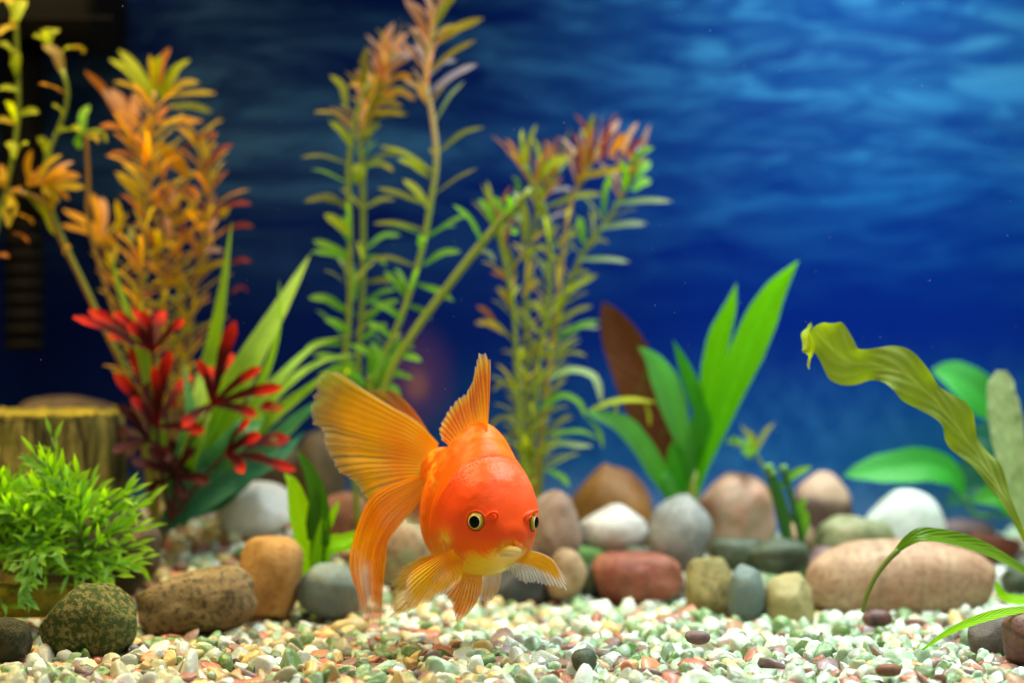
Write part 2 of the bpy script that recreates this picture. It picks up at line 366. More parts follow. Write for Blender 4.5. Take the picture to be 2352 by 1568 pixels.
# ------------------------------------------------------------------ stones
def stone_mat(name, c1, c2, c3=None, s1=45, s2=260, amt3=0.5, rough=0.55, bands=None, bump=0.4, lo=0.4, hi=0.62, cap=None, veins=None, t3=(.47, .62)):
    t = NT(name); o = t.tex('Object'); r = t.n('ShaderNodeObjectInfo').outputs['Random']
    off = t.n('ShaderNodeVectorMath', operation='ADD'); t.put(off.inputs[0], o); 
    cmb = t.n('ShaderNodeCombineXYZ'); t.put(cmb.inputs[0], t.math('MULTIPLY', r, 3.0)); t.put(off.inputs[1], cmb.outputs[0]); o2 = off.outputs[0]
    a = t.noise(o2, s1, 4, 0.6, 0.4); b = t.noise(o2, s2, 5, 0.65); d = t.noise(o2, s2 * 4, 3, 0.6)
    c = t.mix(t.rng(a, lo, hi), c1, c2)
    if c3: c = t.mix(t.math('MULTIPLY', t.rng(b, *t3), amt3), c, c3)
    c = t.mix(t.math('MULTIPLY', t.rng(d, 0.5, 0.75), 0.35), c, tuple(x * 0.45 for x in c1[:3]) + (1,))
    if bands:
        sx = t.noise(t.mapping(o2, (bands[1], 4, 8)), 1.0, 4, 0.65, 0.3)
        c = t.mix(t.math('MULTIPLY', t.rng(sx, 0.52, 0.68), t.math('MULTIPLY', b, 1.1)), c, bands[0])
    if veins:
        sv = t.vor(t.mapping(o2, (28, 28, 46)), 1.0, 'DISTANCE_TO_EDGE'); c = t.mix(t.math('MULTIPLY', t.rng(sv, 0.05, 0.0), 0.6), c, veins)
    if cap:   # a second colour of the stone itself, on one end
        zz = t.sep(o)[2]; c = t.mix(t.rng(t.math('ADD', zz, t.math('MULTIPLY', t.math('SUBTRACT', a, 0.5), 0.008)), cap[1], cap[2]), c, cap[0])
    nor = t.bump(t.math('ADD', b, t.math('MULTIPLY', d, 0.5)), bump, 0.0012)
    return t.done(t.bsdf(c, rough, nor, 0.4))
def stone(name, box_px, y, mat, label, cat='stone', depth=0.8, p=2.3, roll=0, seed=0, rough=0.075, cuts=(), parent=None, group=None, sink=0.0, sub=4, pinch=0.0, yaw=0.0):
    """A stone filling the photo box (x0, y0, x1, y1) with its middle at depth y."""
    x0, y0, x1, y1 = box_px; c = P((x0 + x1) / 2, (y0 + y1) / 2, y)
    hx, hz = (x1 - x0) / 2 * PX(y), (y1 - y0) / 2 * PX(y)
    bm = bmesh.new(); bmesh.ops.create_icosphere(bm, subdivisions=sub, radius=1)
    d = np.array([v.co[:] for v in bm.verts]); bm.verts.index_update(); f = [[v.index for v in q.verts] for q in bm.faces]; bm.free()
    r = 1 / (np.abs(d) ** p).sum(1) ** (1 / p); v = d * r[:, None]
    so = Vector((seed * 7.13, seed * 3.7, seed * 1.9))
    nz = np.array([mnoise.noise(Vector(q) * 1.1 + so) + 0.45 * mnoise.noise(Vector(q) * 2.6 + so) + 0.18 * mnoise.noise(Vector(q) * 6 + so) for q in d])
    v = v * (1 + rough * 1.8 * nz)[:, None]
    rr = np.random.default_rng(seed + 50)
    if not cuts and cat == 'stone': cuts = [(rr.normal(size=3) * np.array([1, .6, 1]), rr.uniform(.84, .93)) for _ in range(3)]
    for n_, c_ in cuts:
        n_ = nrm(np.array(n_, float)); q = v @ n_; v = v - np.clip(q - c_, 0, None)[:, None] * n_ * 0.85
    if pinch: v[:, 2] *= 1 - pinch * v[:, 0]
    v = v / np.abs(v).max(0)
    ca, sa = math.cos(yaw), math.sin(yaw); cr, sr = math.cos(math.radians(roll)), math.sin(math.radians(roll))
    # roll in the picture plane, then fit to the box again
    vv = np.stack([v[:, 0] * hx, v[:, 1] * (hx + hz) / 2 * depth, v[:, 2] * hz], 1)
    if roll:
        w_ = math.hypot(hx, hz)
        vv = np.stack([vv[:, 0] * cr - vv[:, 2] * sr, vv[:, 1], vv[:, 0] * sr + vv[:, 2] * cr], 1)
        vv[:, 0] *= hx / np.abs(vv[:, 0]).max(); vv[:, 2] *= hz / np.abs(vv[:, 2]).max()
    if yaw: vv = np.stack([vv[:, 0] * ca - vv[:, 1] * sa, vv[:, 0] * sa + vv[:, 1] * ca, vv[:, 2]], 1)
    o = mesh(name, vv + np.array(c), f, mat, loc=c)
    return tag(o, label, cat, group or {'stone': 'rounded stones on the gravel bed', 'pebble': 'single pebbles on the gravel', 'driftwood': 'pieces of wood under the fluffy plant'}.get(cat))
S = lambda r_, g_, b_: tuple(x * .84 for x in srgb(r_, g_, b_)[:3]) + (1,)
m_white = stone_mat('white_quartz', S(208, 204, 198), S(226, 224, 220), S(190, 172, 148), 50, 120, .35, .4, bump=.15)
m_whitec = stone_mat('cool_white_quartz', S(236, 236, 242), S(246, 246, 250), S(214, 204, 196), 50, 120, .35, .4, bump=.15)
m_grey = stone_mat('blue_grey_stone', S(136, 140, 140), S(168, 170, 166), S(196, 192, 180), 60, 420, .5, .6, bump=.3)
m_taupe = stone_mat('taupe_stone', S(150, 120, 102), S(172, 146, 128), S(120, 96, 84), 40, 380, .5, .6)
m_ochre = stone_mat('orange_brown_stone', S(160, 104, 40), S(186, 130, 62), S(122, 84, 40), 50, 300, .4, .5)
m_pinkm = stone_mat('pink_mottled_stone', S(196, 146, 120), S(214, 178, 154), S(150, 140, 96), 55, 160, .55, .5)
m_brpink = stone_mat('two_tone_stone', S(92, 66, 54), S(112, 82, 66), S(80, 64, 56), 60, 260, .4, .55, cap=(S(196, 160, 134), 0.0070, 0.0130))
m_greeng = stone_mat('grey_green_stone', S(130, 136, 94), S(164, 160, 116), S(96, 112, 66), 55, 200, .5, .55)
m_wgreen = stone_mat('greenish_white_stone', S(224, 232, 224), S(240, 244, 238), S(206, 216, 190), 40, 120, .4, .4, bump=.15)
m_big = stone_mat('salmon_banded_stone', S(178, 134, 102), S(208, 174, 142), S(146, 92, 64), 34, 420, .5, .6, bands=(S(92, 84, 58), 120), bump=.3, lo=.3, hi=.7)
m_red = stone_mat('brick_red_stone', S(138, 64, 44), S(168, 104, 78), S(98, 56, 42), 55, 300, .5, .6)
m_olive = stone_mat('olive_stone', S(132, 122, 66), S(166, 150, 92), S(78, 76, 42), 60, 340, .6, .65)
m_bluegreen = stone_mat('slate_blue_stone', S(104, 124, 122), S(134, 150, 144), S(126, 124, 88), 60, 340, .5, .6)
m_sand = stone_mat('sand_yellow_stone', S(176, 160, 104), S(192, 180, 126), S(128, 128, 80), 60, 340, .5, .65)
m_beige = stone_mat('beige_stone', S(166, 134, 98), S(188, 158, 122), S(110, 92, 66), 60, 340, .5, .65)
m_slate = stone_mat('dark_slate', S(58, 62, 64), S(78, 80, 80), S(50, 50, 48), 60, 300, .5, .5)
m_dkgreen = stone_mat('dark_green_stone', S(62, 78, 58), S(88, 100, 76), S(70, 60, 46), 60, 300, .5, .55)
m_mossflat = stone_mat('algae_covered_stone', S(70, 110, 44), S(98, 140, 64), S(60, 74, 40), 60, 300, .5, .8)
m_mossy = stone_mat('mossy_brown_stone', S(130, 124, 60), S(160, 144, 84), S(60, 82, 20), 60, 560, 1.0, .85, bump=.9, lo=.35, hi=.6, t3=(.40, .54))
m_mossd = stone_mat('dark_mossy_stone', S(58, 54, 30), S(84, 78, 44), S(36, 48, 16), 70, 300, .95, .85, bump=.9)
m_tan = stone_mat('speckled_tan_stone', S(150, 124, 80), S(172, 146, 98), S(88, 74, 48), 60, 420, .9, .75, bump=.9)
m_gold = stone_mat('golden_ochre_stone', S(180, 134, 66), S(196, 154, 92), S(156, 100, 58), 55, 300, .5, .7)
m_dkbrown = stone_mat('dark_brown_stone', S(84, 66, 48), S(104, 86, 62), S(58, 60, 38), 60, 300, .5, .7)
m_brickbr = stone_mat('reddish_brown_stone', S(142, 88, 66), S(164, 110, 86), S(108, 76, 58), 60, 300, .5, .65)
m_mixed = stone_mat('brown_and_green_stone', S(178, 148, 116), S(150, 158, 122), S(130, 84, 58), 70, 240, .6, .65)
m_plum = stone_mat('plum_veined_stone', S(116, 76, 70), S(140, 96, 78), S(92, 68, 84), 70, 300, .6, .4, veins=S(60, 52, 54))
m_greybr = stone_mat('grey_brown_stone', S(110, 98, 90), S(126, 114, 106), S(92, 82, 76), 60, 420, .5, .7)
m_purpl = stone_mat('mauve_stone', S(134, 106, 106), S(150, 124, 122), S(110, 90, 92), 60, 300, .5, .6)

st = stone
# back row
st('stone', (1205, 1120, 1338, 1330), .135, m_taupe, 'smooth taupe stone half hidden behind the fish\'s face', seed=1, p=2.4)
st('stone', (1296, 1063, 1500, 1320), .19, m_ochre, 'orange brown stone, tallest of the rounded stones behind the white one', seed=2, p=2.3, cuts=[((-.7, 0, .7), .82)])
st('stone', (1325, 1155, 1494, 1276), .145, m_white, 'white egg-shaped stone beside the fish, in front of the orange brown stone', seed=3, p=2.15, rough=.05, cuts=[((-.65, 0, .76), .78), ((.7, 0, .7), .86)])
st('stone', (1484, 1133, 1637, 1310), .14, m_grey, 'light blue grey oval stone right of the white egg-shaped stone', seed=4, p=2.4, roll=-18, rough=.04)
st('stone', (1598, 1083, 1782, 1300), .18, m_pinkm, 'pink and buff mottled stone at the foot of the bright green sword plant', seed=5, p=2.5)
st('stone', (1812, 1078, 1958, 1310), .20, m_brpink, 'rounded stone with pale pinkish top and dark brown underside', seed=6, p=2.5)
st('stone', (1866, 1178, 2062, 1330), .15, m_greeng, 'grey green rounded stone lying behind the big salmon stone', seed=7, p=2.3, pinch=.1)
st('stone', (1985, 1122, 2174, 1310), .175, m_wgreen, 'greenish white disc-shaped stone leaning behind the salmon stone', seed=8, p=2.2, depth=.5, rough=.03)
st('stone', (1630, 1228, 1760, 1312), .13, m_dkgreen, 'dark flat stone lying under the pink mottled stone', seed=9, p=3, cuts=[((0, 0, 1), .8)])
st('stone', (1722, 1232, 1864, 1322), .12, m_dkgreen, 'dark grey green stone just left of the big salmon stone', seed=10, p=2.4)
st('stone', (1795, 1195, 1870, 1270), .175, m_beige, 'small tan stone tucked behind the cut green stems', seed=11)
st('stone', (1180, 1248, 1400, 1330), .14, m_mossflat, 'flat stone with a coat of green algae below the white egg-shaped stone', seed=12, p=2.6, rough=.04)
st('stone', (1426, 1252, 1500, 1300), .13, m_dkgreen, 'small dark stone peeping out above the brick red stone', seed=13)
# front row
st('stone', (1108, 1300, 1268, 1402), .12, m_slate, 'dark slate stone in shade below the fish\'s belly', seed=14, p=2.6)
st('stone', (1246, 1256, 1350, 1376), .115, m_beige, 'beige grainy stone beside the fish\'s white edged pectoral fin', seed=15, p=2.4)
st('stone', (1340, 1290, 1380, 1390), .13, m_dkgreen, 'narrow dark stone wedged left of the brick red stone', seed=16)
st('stone', (1350, 1264, 1572, 1388), .125, m_red, 'brick red oblong stone in the front row', seed=17, p=3.2, rough=.06)
st('stone', (1570, 1276, 1686, 1440), .095, m_olive, 'olive yellow blunt topped stone between the brick red and slate blue stones', seed=18, p=2.6, cuts=[((-.3, -.8, .6), .8)])
st('stone', (1672, 1290, 1756, 1440), .08, m_bluegreen, 'narrow slate blue stone standing on end', seed=19, p=2.3, rough=.04)
st('stone', (1750, 1316, 1874, 1470), .08, m_sand, 'sandy yellow stone left of the big salmon stone', seed=20, p=3.0)
st('stone', (1850, 1238, 2292, 1428), .10, m_big, 'big salmon pink stone with fine upright bands, longest of all', depth=.62, seed=21, p=2.35, rough=.022, cuts=[((1, 0, -.1), .9)], pinch=.07, sub=5)
st('stone', (1852, 1252, 1930, 1330), .14, m_purpl, 'pale mauve stone end showing behind the salmon stone', seed=22)
st('stone', (2222, 1410, 2345, 1520), .012, m_greybr, 'plain grey brown stone at the foot of the plum veined stone', seed=23, p=2.5, rough=.04)
st('stone', (2300, 1386, 2470, 1540), -.012, m_plum, 'plum and rust veined stone cut by the picture edge', seed=24, p=2.4)
st('stone', (2245, 1385, 2330, 1450), .05, m_white, 'small cream stone between the salmon stone and grey brown stone', seed=25, cuts=[((-.5, 0, .8), .6)])
st('stone', (2300, 1290, 2420, 1375), .13, m_dkgreen, 'dark green stone behind the end of the salmon stone', seed=26)
st('stone', (2140, 1190, 2290, 1262), .22, m_purpl, 'small mauve stone far back near the broad green leaves', seed=27)
st('stone', (2215, 1212, 2345, 1290), .20, m_red, 'small rust red stone far back beside the mauve stone', seed=28, cuts=[((.3, 0, .8), .6)])
# the other side
st('stone', (498, 1105, 676, 1240), .15, m_whitec, 'white rounded stone under the striped blades', seed=29, p=2.5, rough=.04)
st('stone', (730, 1130, 868, 1270), .16, m_brickbr, 'reddish brown stone behind the small bright green blades', seed=30, p=2.6)
st('stone', (860, 1180, 1010, 1350), .12, m_mixed, 'brown and green patched stone behind the goldfish\'s tail', seed=31, p=2.5)
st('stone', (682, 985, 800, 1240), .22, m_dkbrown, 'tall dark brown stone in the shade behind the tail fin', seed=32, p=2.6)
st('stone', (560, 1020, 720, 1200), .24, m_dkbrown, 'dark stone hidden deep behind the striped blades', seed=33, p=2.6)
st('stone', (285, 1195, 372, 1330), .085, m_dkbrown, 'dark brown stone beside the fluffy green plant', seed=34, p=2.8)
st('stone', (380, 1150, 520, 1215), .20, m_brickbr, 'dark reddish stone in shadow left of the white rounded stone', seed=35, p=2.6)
st('stone', (676, 1292, 850, 1420), .075, m_bluegreen, 'smooth grey green oval stone partly behind the tail', seed=36, p=2.3, rough=.03, roll=-12)
st('stone', (543, 1230, 700, 1420), .075, m_gold, 'golden ochre stone with flat upright face', seed=37, p=3.4, cuts=[((.9, -.2, -.2), .82), ((-.6, -.5, .3), .9)], roll=-6)
st('stone', (308, 1300, 590, 1464), .05, m_tan, 'long speckled tan stone lying in front of the golden ochre stone', seed=38, p=3.3, roll=7, cuts=[((-.5, 0, .87), .9)], sub=5)
st('stone', (88, 1335, 316, 1516), .012, m_mossy, 'mossy brown stone with a domed top in the foreground gravel', seed=39, p=2.7, cuts=[((-.82, 0, .57), .70), ((.75, -.2, .65), .86)], sub=5, rough=.05)
st('stone', (-90, 1415, 78, 1520), -.005, m_mossd, 'dark mossy stone cut by the lower left picture edge', seed=40, p=2.4)
# single pebbles that stand out on the gravel
for k, (bx, y, m, lab) in enumerate([((1312, 1488, 1372, 1546), -.03, m_dkgreen, 'round dark green pebble lying alone on pale gravel'),
        ((1572, 1446, 1632, 1480), -.008, m_purpl, 'flat mauve pebble on pale green gravel'),
        ((1980, 1398, 2050, 1440), .05, m_plum, 'dark plum pebble under the front of the salmon stone'),
        ((2010, 1522, 2072, 1554), -.045, m_brickbr, 'brown speckled pebble near the lower right edge'),
        ((385, 1348 - 30, 470, 1355), .03, None, None)]):
    if m: st('pebble', bx, y, m, lab, 'pebble', seed=60 + k, p=2.3, rough=.08, sub=3)
# ------------------------------------------------------------------ filter in the back corner
blackp = plain('dark_brown_plastic', (0.010, 0.008, 0.005, 1), 0.7, spec=.15)
blackt = plain('black_plastic', (0.006, 0.005, 0.004, 1), 0.7, spec=.12)
yf = 0.225
fl = thing('aquarium_filter', P(60, 820, yf), 'dark internal filter box with slotted intake tube in the back corner', 'filter')
def px_box(name, x0, y0, x1, y1, ya, yb, mat, parent, bev):
    a, b = P(x0, y1, (ya + yb) / 2), P(x1, y0, (ya + yb) / 2)
    return box(name, (a.x, ya, a.z), (b.x, yb, b.z), mat, parent, bev, 4)
px_box('housing', -260, -160, 258, 98, .19, .265, blackp, fl, 0.006)
px_box('housing_ridge', -200, 40, 260, 46, .1885, .19, blackt, fl, 0.0004)
tube('intake_tube', [P(52, 98, yf), P(52, 500, yf)], 50 * PX(yf), blackt, fl, 24, 6)
tube('strainer_core', [P(56, 500, yf), P(56, 806, yf)], 41 * PX(yf), blackt, fl, 20, 6)
for k in range(9):
    tube('strainer_slat', [P(56, 512 + k * 34, yf), P(56, 526 + k * 34, yf)], [45 * PX(yf), 46 * PX(yf)], blackt, fl, 24, 3)

# ------------------------------------------------------------------ wood stump, with a mound behind it
def wood_mat(name, a, b, c):
    t = NT(name); o = t.tex('Object')
    n = t.noise(t.mapping(o, (150, 150, 22)), 1.0, 5, 0.65, 0.4); n2 = t.noise(o, 70, 3, .6); n3 = t.noise(o, 700, 3, .6)
    col = t.mix(t.rng(n, .38, .62), a, b); col = t.mix(t.math('MULTIPLY', t.rng(n2, .5, .7), .8), col, c)
    return t.done(t.bsdf(col, .8, t.bump(t.math('ADD', n, t.math('MULTIPLY', n3, .4)), .8, .002), .25))
m_bark = wood_mat('weathered_bark', srgb(52, 44, 20), srgb(158, 142, 70), srgb(104, 102, 30))
m_cut = stone_mat('algae_yellow_wood', srgb(138, 124, 22), srgb(168, 150, 34), srgb(84, 84, 16), 60, 260, .6, .85, bump=.8)
ys = 0.13; pxs = PX(ys)
def log(name, x0, x1, ztop_px, zbot_px, yc, label):
    cx = (x0 + x1) / 2; R = (x1 - x0) / 2 * PX(yc); c = P(cx, zbot_px, yc); ht = P(cx, ztop_px, yc).z - c.z
    root = thing(name, c, label, 'stump')
    n, m = 72, 14; V_, F_ = [], []
    prof = [1 + 0.035 * math.sin(3 * a + 1) + 0.02 * math.sin(7 * a) + 0.035 * (mnoise.noise(Vector((math.cos(a) * 3, math.sin(a) * 3, 2)))) - 0.05 * max(0, math.sin(a * 11 + 1)) ** 6 for a in np.linspace(0, 2 * np.pi, n, endpoint=False)]
    for i in range(m):
        z = ht * i / (m - 1); 
        for j, a in enumerate(np.linspace(0, 2 * np.pi, n, endpoint=False)):
            r = R * prof[j] * (1.06 - 0.06 * i / (m - 1) - (0.02 if i == m - 1 else 0)) * (1 + .02 * mnoise.noise(Vector((j * .4, i * .5, 0))))
            V_.append((c.x + r * math.cos(a), c.y + r * math.sin(a) * .7, c.z + z + (0.0016 * mnoise.noise(Vector((j * .6, 9, 0))) if i == m - 1 else 0)))
    mesh('bark', V_, grid_faces(m, n, True), m_bark, root)
    top = [V_[(m - 1) * n + j] for j in range(n)]; tv, tf = [], []
    for q in (1.012, .96, .8, .6, .4, .2):
        for j, p in enumerate(top):
            tv.append((c.x + (p[0] - c.x) * q, c.y + (p[1] - c.y) * q, p[2] + (0.0008 if q < 1 else -.0008) + .0012 * mnoise.noise(Vector((p[0] * q * 180, p[1] * 180, 3)))))
    tv.append((c.x, c.y, c.z + ht + .0008)); tf = grid_faces(6, n, True)
    tf += [(5 * n + j, 5 * n + (j + 1) % n, len(tv) - 1) for j in range(n)]
    mesh('cut_top', tv, tf, m_cut, root)
    return root
log('wood_stump', -150, 274, 948, 1360, ys, 'sawn wood stump with yellow algae on its flat top')
st('stone', (30, 908, 268, 1010), .20, m_dkbrown, 'low brown mound showing behind the top of the wood stump', seed=44, p=2.2)
st('driftwood', (-120, 1330, 175, 1420), .05, m_cut, 'flat yellowish piece of wood beneath the fluffy green plant', 'driftwood', seed=45, p=4, cuts=[((0, 0, 1), .7)], depth=.5)
st('driftwood', (60, 1130, 345, 1400), .095, m_mossd, 'dark lump of wood that carries the fluffy green plant', 'driftwood', seed=46, p=2.6)

# ------------------------------------------------------------------ leaves: materials
L = {}
def LM(k, base, tip, **kw): L[k] = leaf_mat(k, srgb(*base), srgb(*tip), **kw)
LM('fresh_green_leaf', (104, 172, 40), (150, 206, 66))
LM('yellow_green_leaf', (166, 186, 30), (200, 208, 56))
LM('olive_leaf', (132, 144, 40), (164, 164, 60))
LM('orange_leaf', (214, 160, 28), (236, 172, 50))
LM('amber_leaf', (196, 172, 24), (216, 190, 44))
LM('rust_leaf', (196, 124, 40), (216, 138, 60))
LM('pink_leaf', (220, 166, 116), (240, 196, 172))
LM('red_tint_leaf', (140, 66, 50), (160, 70, 60))
LM('pale_lilac_leaf', (180, 176, 196), (226, 214, 232))
LM('pale_green_leaf', (150, 184, 110), (196, 214, 160))
LM('cream_leaf', (206, 176, 110), (226, 196, 140))
m_stem_g = plain('green_stem', srgb(128, 146, 40), .45); m_stem_o = plain('amber_stem', srgb(160, 122, 38), .5); m_stem_p = plain('tan_stem', srgb(176, 150, 72), .5)
t_ = NT('green_to_cream_stem'); m_stem_t = t_.done(t_.bsdf(t_.mix(t_.rng(t_.sep(t_.tex('UV'))[0], .62, .80), srgb(132, 152, 46), srgb(206, 176, 112)), .5))
rr = random.Random(5)
def bent(b, t, y, bend=0.0, dy=None):
    """Path of a leaf from b to t (photo units), sagging or arching by bend units, at depth y."""
    b, t = Vector(b), Vector(t); d = t - b; n = Vector((-d.y, d.x)).normalized() if d.length else Vector((0, 1))
    if n.y > 0: n = -n                                    # upward in the photo
    m = (b + t) / 2 + n * bend; q = (b * .3 + t * .7) + n * bend * .85
    dy = rr.uniform(-.012, .012) if dy is None else dy
    return [P(b.x, b.y, y), P(m.x, m.y, y + dy * .5), P(q.x, q.y, y + dy * .75), P(t.x, t.y, y + dy)]
def stem_leaves(parent, lst, y, w, mats, bend=8, tf=lambda a, b: (a, b), prof=narrow, **k):
    for e in lst:
        bx, by, tx, ty = e[:4]; mat = e[4] if len(e) > 4 else None; ww = e[5] if len(e) > 5 else w
        b, t = tf(bx, by), tf(tx, ty); 
        mat = L[mat or rr.choice(mats)]
        f = (rr.uniform(-.5, .5), -1, rr.uniform(.1, .9))
        leaf(parent, bent(b, t, y + rr.uniform(-.004, .004), bend * rr.uniform(.4, 1.6)), ww * .64 * PX(y) * rr.uniform(.85, 1.15), mat, prof, face=f, fold=rr.uniform(.1, .35), n=9, **k)
def whorls(parent, path, y, t0, t1, step, length, w, mats, per=4, up=.5, bend=8, lenf=lambda t: 1.0, tilt=1.0):
    """Fill a stem with whorls of leaves that point all ways round it."""
    p = crs(np.asarray(path, float), 200); s = np.concatenate([[0], np.cumsum(np.linalg.norm(np.diff(p, axis=0), axis=1))]); tot = s[-1]
    q = t0 * tot; ph = rr.uniform(0, 6)
    while q < t1 * tot:
        i = int(np.searchsorted(s, q)); i = min(i, 199); b = p[i]; tt = q / tot; ph += 1.1
        for j in range(per):
            a = ph + j * 2 * math.pi / per + rr.uniform(-.3, .3); l = 1.4 * length * lenf(tt) * rr.uniform(.75, 1.2); e = up + rr.uniform(-.25, .25)
            dx, dyp = math.cos(a) * l * math.cos(e), math.sin(a) * l * math.cos(e) * PX(y); dz = math.sin(e) * l
            pt = lambda f, sag: P(b[0] + dx * f, b[1] - dz * f - sag, y) + Vector((0, dyp * f, 0))
            leaf(parent, [pt(0, 0), pt(.35, bend * .7), pt(.7, bend), pt(1, bend * .3)], w * .44 * PX(y) * rr.uniform(.8, 1.2), L[rr.choice(mats)], narrow,
                 face=(rr.uniform(-.3, .3), -.6, 1), fold=.2, n=8)
        q += step * rr.uniform(.8, 1.2)
def stem(parent, path, y, w, mat, w2=None):
    return tube('stem', [P(a, b, y) for a, b in path], [w * .39 * PX(y), (w2 or w) * .36 * PX(y)], mat, parent, 8, 40)

# ---- the three tall stems in the middle and the slanting one
G1 = 'tall stem plants in the middle'
y = .15
pa = [(838, 1325), (812, 1080), (792, 890), (803, 700), (803, 520), (800, 400), (812, 290), (832, 225), (850, 190)]
a = thing('stem_plant', P(792, 890, y), 'tall green stem plant, first of the close pair behind the tail', 'water plant', G1)
stem(a, pa, y, 20, m_stem_g, 16)
gr = ['fresh_green_leaf', 'yellow_green_leaf', 'fresh_green_leaf']
stem_leaves(a, [(795, 250, 757, 172, 'yellow_green_leaf'), (812, 292, 720, 258, 'amber_leaf', 18), (806, 335, 756, 280, 'yellow_green_leaf', 26), (802, 378, 690, 362, 'olive_leaf', 18),
    (800, 472, 698, 464, 'olive_leaf', 18), (800, 480, 722, 452, 'olive_leaf', 18), (803, 540, 744, 492, 'yellow_green_leaf', 32), (803, 555, 752, 505, 'fresh_green_leaf', 30), (805, 590, 718, 553, 'fresh_green_leaf', 24),
    (805, 595, 714, 578, 'fresh_green_leaf', 24), (808, 655, 775, 592, 'pale_green_leaf', 40), (812, 690, 790, 600, 'fresh_green_leaf', 34), (800, 720, 708, 684, 'fresh_green_leaf', 26), (800, 760, 745, 735, 'fresh_green_leaf', 26), (798, 790, 700, 800, 'fresh_green_leaf', 26),
    (796, 830, 720, 815, 'fresh_green_leaf', 26), (812, 420, 812, 378, 'yellow_green_leaf', 44), (838, 210, 845, 105, 'olive_leaf', 20), (842, 205, 800, 200, 'amber_leaf', 20), (795, 860, 735, 900, 'fresh_green_leaf', 26)], y, 24, gr, 9)
whorls(a, pa, y, .38, .95, 120, 66, 20, gr, 2, .5)
pb = [(850, 1325), (835, 1080), (822, 870), (832, 700), (834, 480), (832, 380), (828, 320), (850, 240), (885, 180), (905, 120)]
b_ = thing('stem_plant', P(822, 870, y + .01), 'tall green stem plant with pinkish orange crown, second of the close pair', 'water plant', G1)
stem(b_, pb, y + .008, 20, m_stem_g, 16)
stem_leaves(b_, [(838, 372, 925, 355, 'olive_leaf', 18), (838, 378, 905, 395, 'olive_leaf'), (838, 478, 908, 458, 'olive_leaf', 20), (838, 575, 922, 540, 'fresh_green_leaf', 24), (838, 590, 888, 612, 'fresh_green_leaf', 20),
    (838, 648, 935, 648, 'olive_leaf', 20), (838, 690, 908, 720, 'fresh_green_leaf', 26), (838, 695, 912, 664, 'fresh_green_leaf', 24), (838, 740, 920, 690, 'fresh_green_leaf', 22), (834, 780, 890, 745, 'fresh_green_leaf', 24),
    (832, 800, 905, 830, 'fresh_green_leaf', 24), (850, 240, 925, 245, 'amber_leaf', 22), (845, 262, 930, 265, 'amber_leaf', 20), (842, 278, 940, 262, 'olive_leaf', 20), (850, 250, 930, 200, 'yellow_green_leaf', 30),
    (840, 330, 875, 285, 'yellow_green_leaf', 26), (875, 205, 893, 60, 'pink_leaf', 34), (885, 190, 925, 75, 'pink_leaf', 36), (890, 180, 960, 110, 'pink_leaf', 30), (880, 200, 950, 180, 'orange_leaf', 32), (870, 215, 870, 120, 'rust_leaf', 30),
    (890, 160, 905, 50, 'pink_leaf', 26), (880, 210, 955, 230, 'orange_leaf', 30), (868, 225, 830, 160, 'yellow_green_leaf', 22), (895, 150, 950, 130, 'pale_lilac_leaf', 24), (880, 220, 900, 230, 'orange_leaf', 40), (875, 190, 905, 130, 'cream_leaf', 30)], y + .008, 24, gr, 9)
whorls(b_, pb, y + .008, .38, .8, 120, 60, 20, gr, 2, .5)
whorls(b_, pb, y + .008, .82, 1.0, 20, 60, 24, ['amber_leaf', 'pink_leaf', 'pink_leaf', 'cream_leaf'], 4, .8)
pc = [(860, 1330), (846, 1100), (862, 880), (925, 720), (970, 570), (992, 450), (1003, 360), (992, 260), (978, 190), (988, 95), (1005, 40), (1025, -30)]
c_ = thing('stem_plant', P(862, 880, y - .01), 'tallest stem plant with white and pink upper leaves, reaching the top edge', 'water plant', G1)
stem(c_, pc, y - .008, 20, m_stem_t, 16)
stem_leaves(c_, [(995, 395, 870, 335, 'yellow_green_leaf', 22), (988, 408, 912, 365, 'yellow_green_leaf', 26), (1000, 385, 985, 340, 'olive_leaf', 16), (985, 480, 925, 412, 'yellow_green_leaf', 30), (978, 470, 866, 432, 'olive_leaf', 20), (1006, 352, 1114, 292, 'olive_leaf', 17), (1000, 445, 1098, 386, 'olive_leaf', 17),
    (985, 545, 1078, 490, 'fresh_green_leaf', 18), (972, 610, 1060, 578, 'fresh_green_leaf', 24), (958, 652, 1042, 692, 'fresh_green_leaf', 26), (972, 528, 856, 514, 'olive_leaf', 20), (955, 612, 846, 598, 'olive_leaf', 20), (968, 575, 962, 540, 'fresh_green_leaf', 44),
    (940, 690, 882, 622, 'fresh_green_leaf', 26), (925, 735, 865, 700, 'fresh_green_leaf', 26), (935, 700, 990, 735, 'fresh_green_leaf', 22), (905, 780, 845, 740, 'fresh_green_leaf', 26), (890, 820, 970, 830, 'fresh_green_leaf', 28), (895, 805, 950, 800, 'fresh_green_leaf', 28),
    (985, 110, 1112, 42, 'amber_leaf', 26), (985, 165, 1095, 92, 'amber_leaf', 22), (985, 175, 1050, 140, 'pale_lilac_leaf', 24), (985, 215, 1098, 148, 'pale_lilac_leaf', 32), (1000, 280, 1068, 186, 'pale_green_leaf', 16), (985, 240, 926, 186, 'cream_leaf', 32),
    (980, 170, 950, 100, 'pale_lilac_leaf', 24), (982, 85, 928, -5, 'pink_leaf', 30), (988, 70, 968, -30, 'pink_leaf', 30), (1000, 60, 1055, -20, 'olive_leaf', 30), (985, 120, 945, 65, 'pink_leaf', 26), (1010, 40, 1060, -30, 'amber_leaf', 28), (990, 90, 1060, 60, 'amber_leaf', 20)], y - .008, 24, gr, 9)
whorls(c_, pc, y - .008, .38, .62, 130, 62, 20, gr, 2, .5)
whorls(c_, pc, y - .008, .80, .98, 40, 70, 24, ['pink_leaf', 'pink_leaf', 'cream_leaf'], 2, .9)
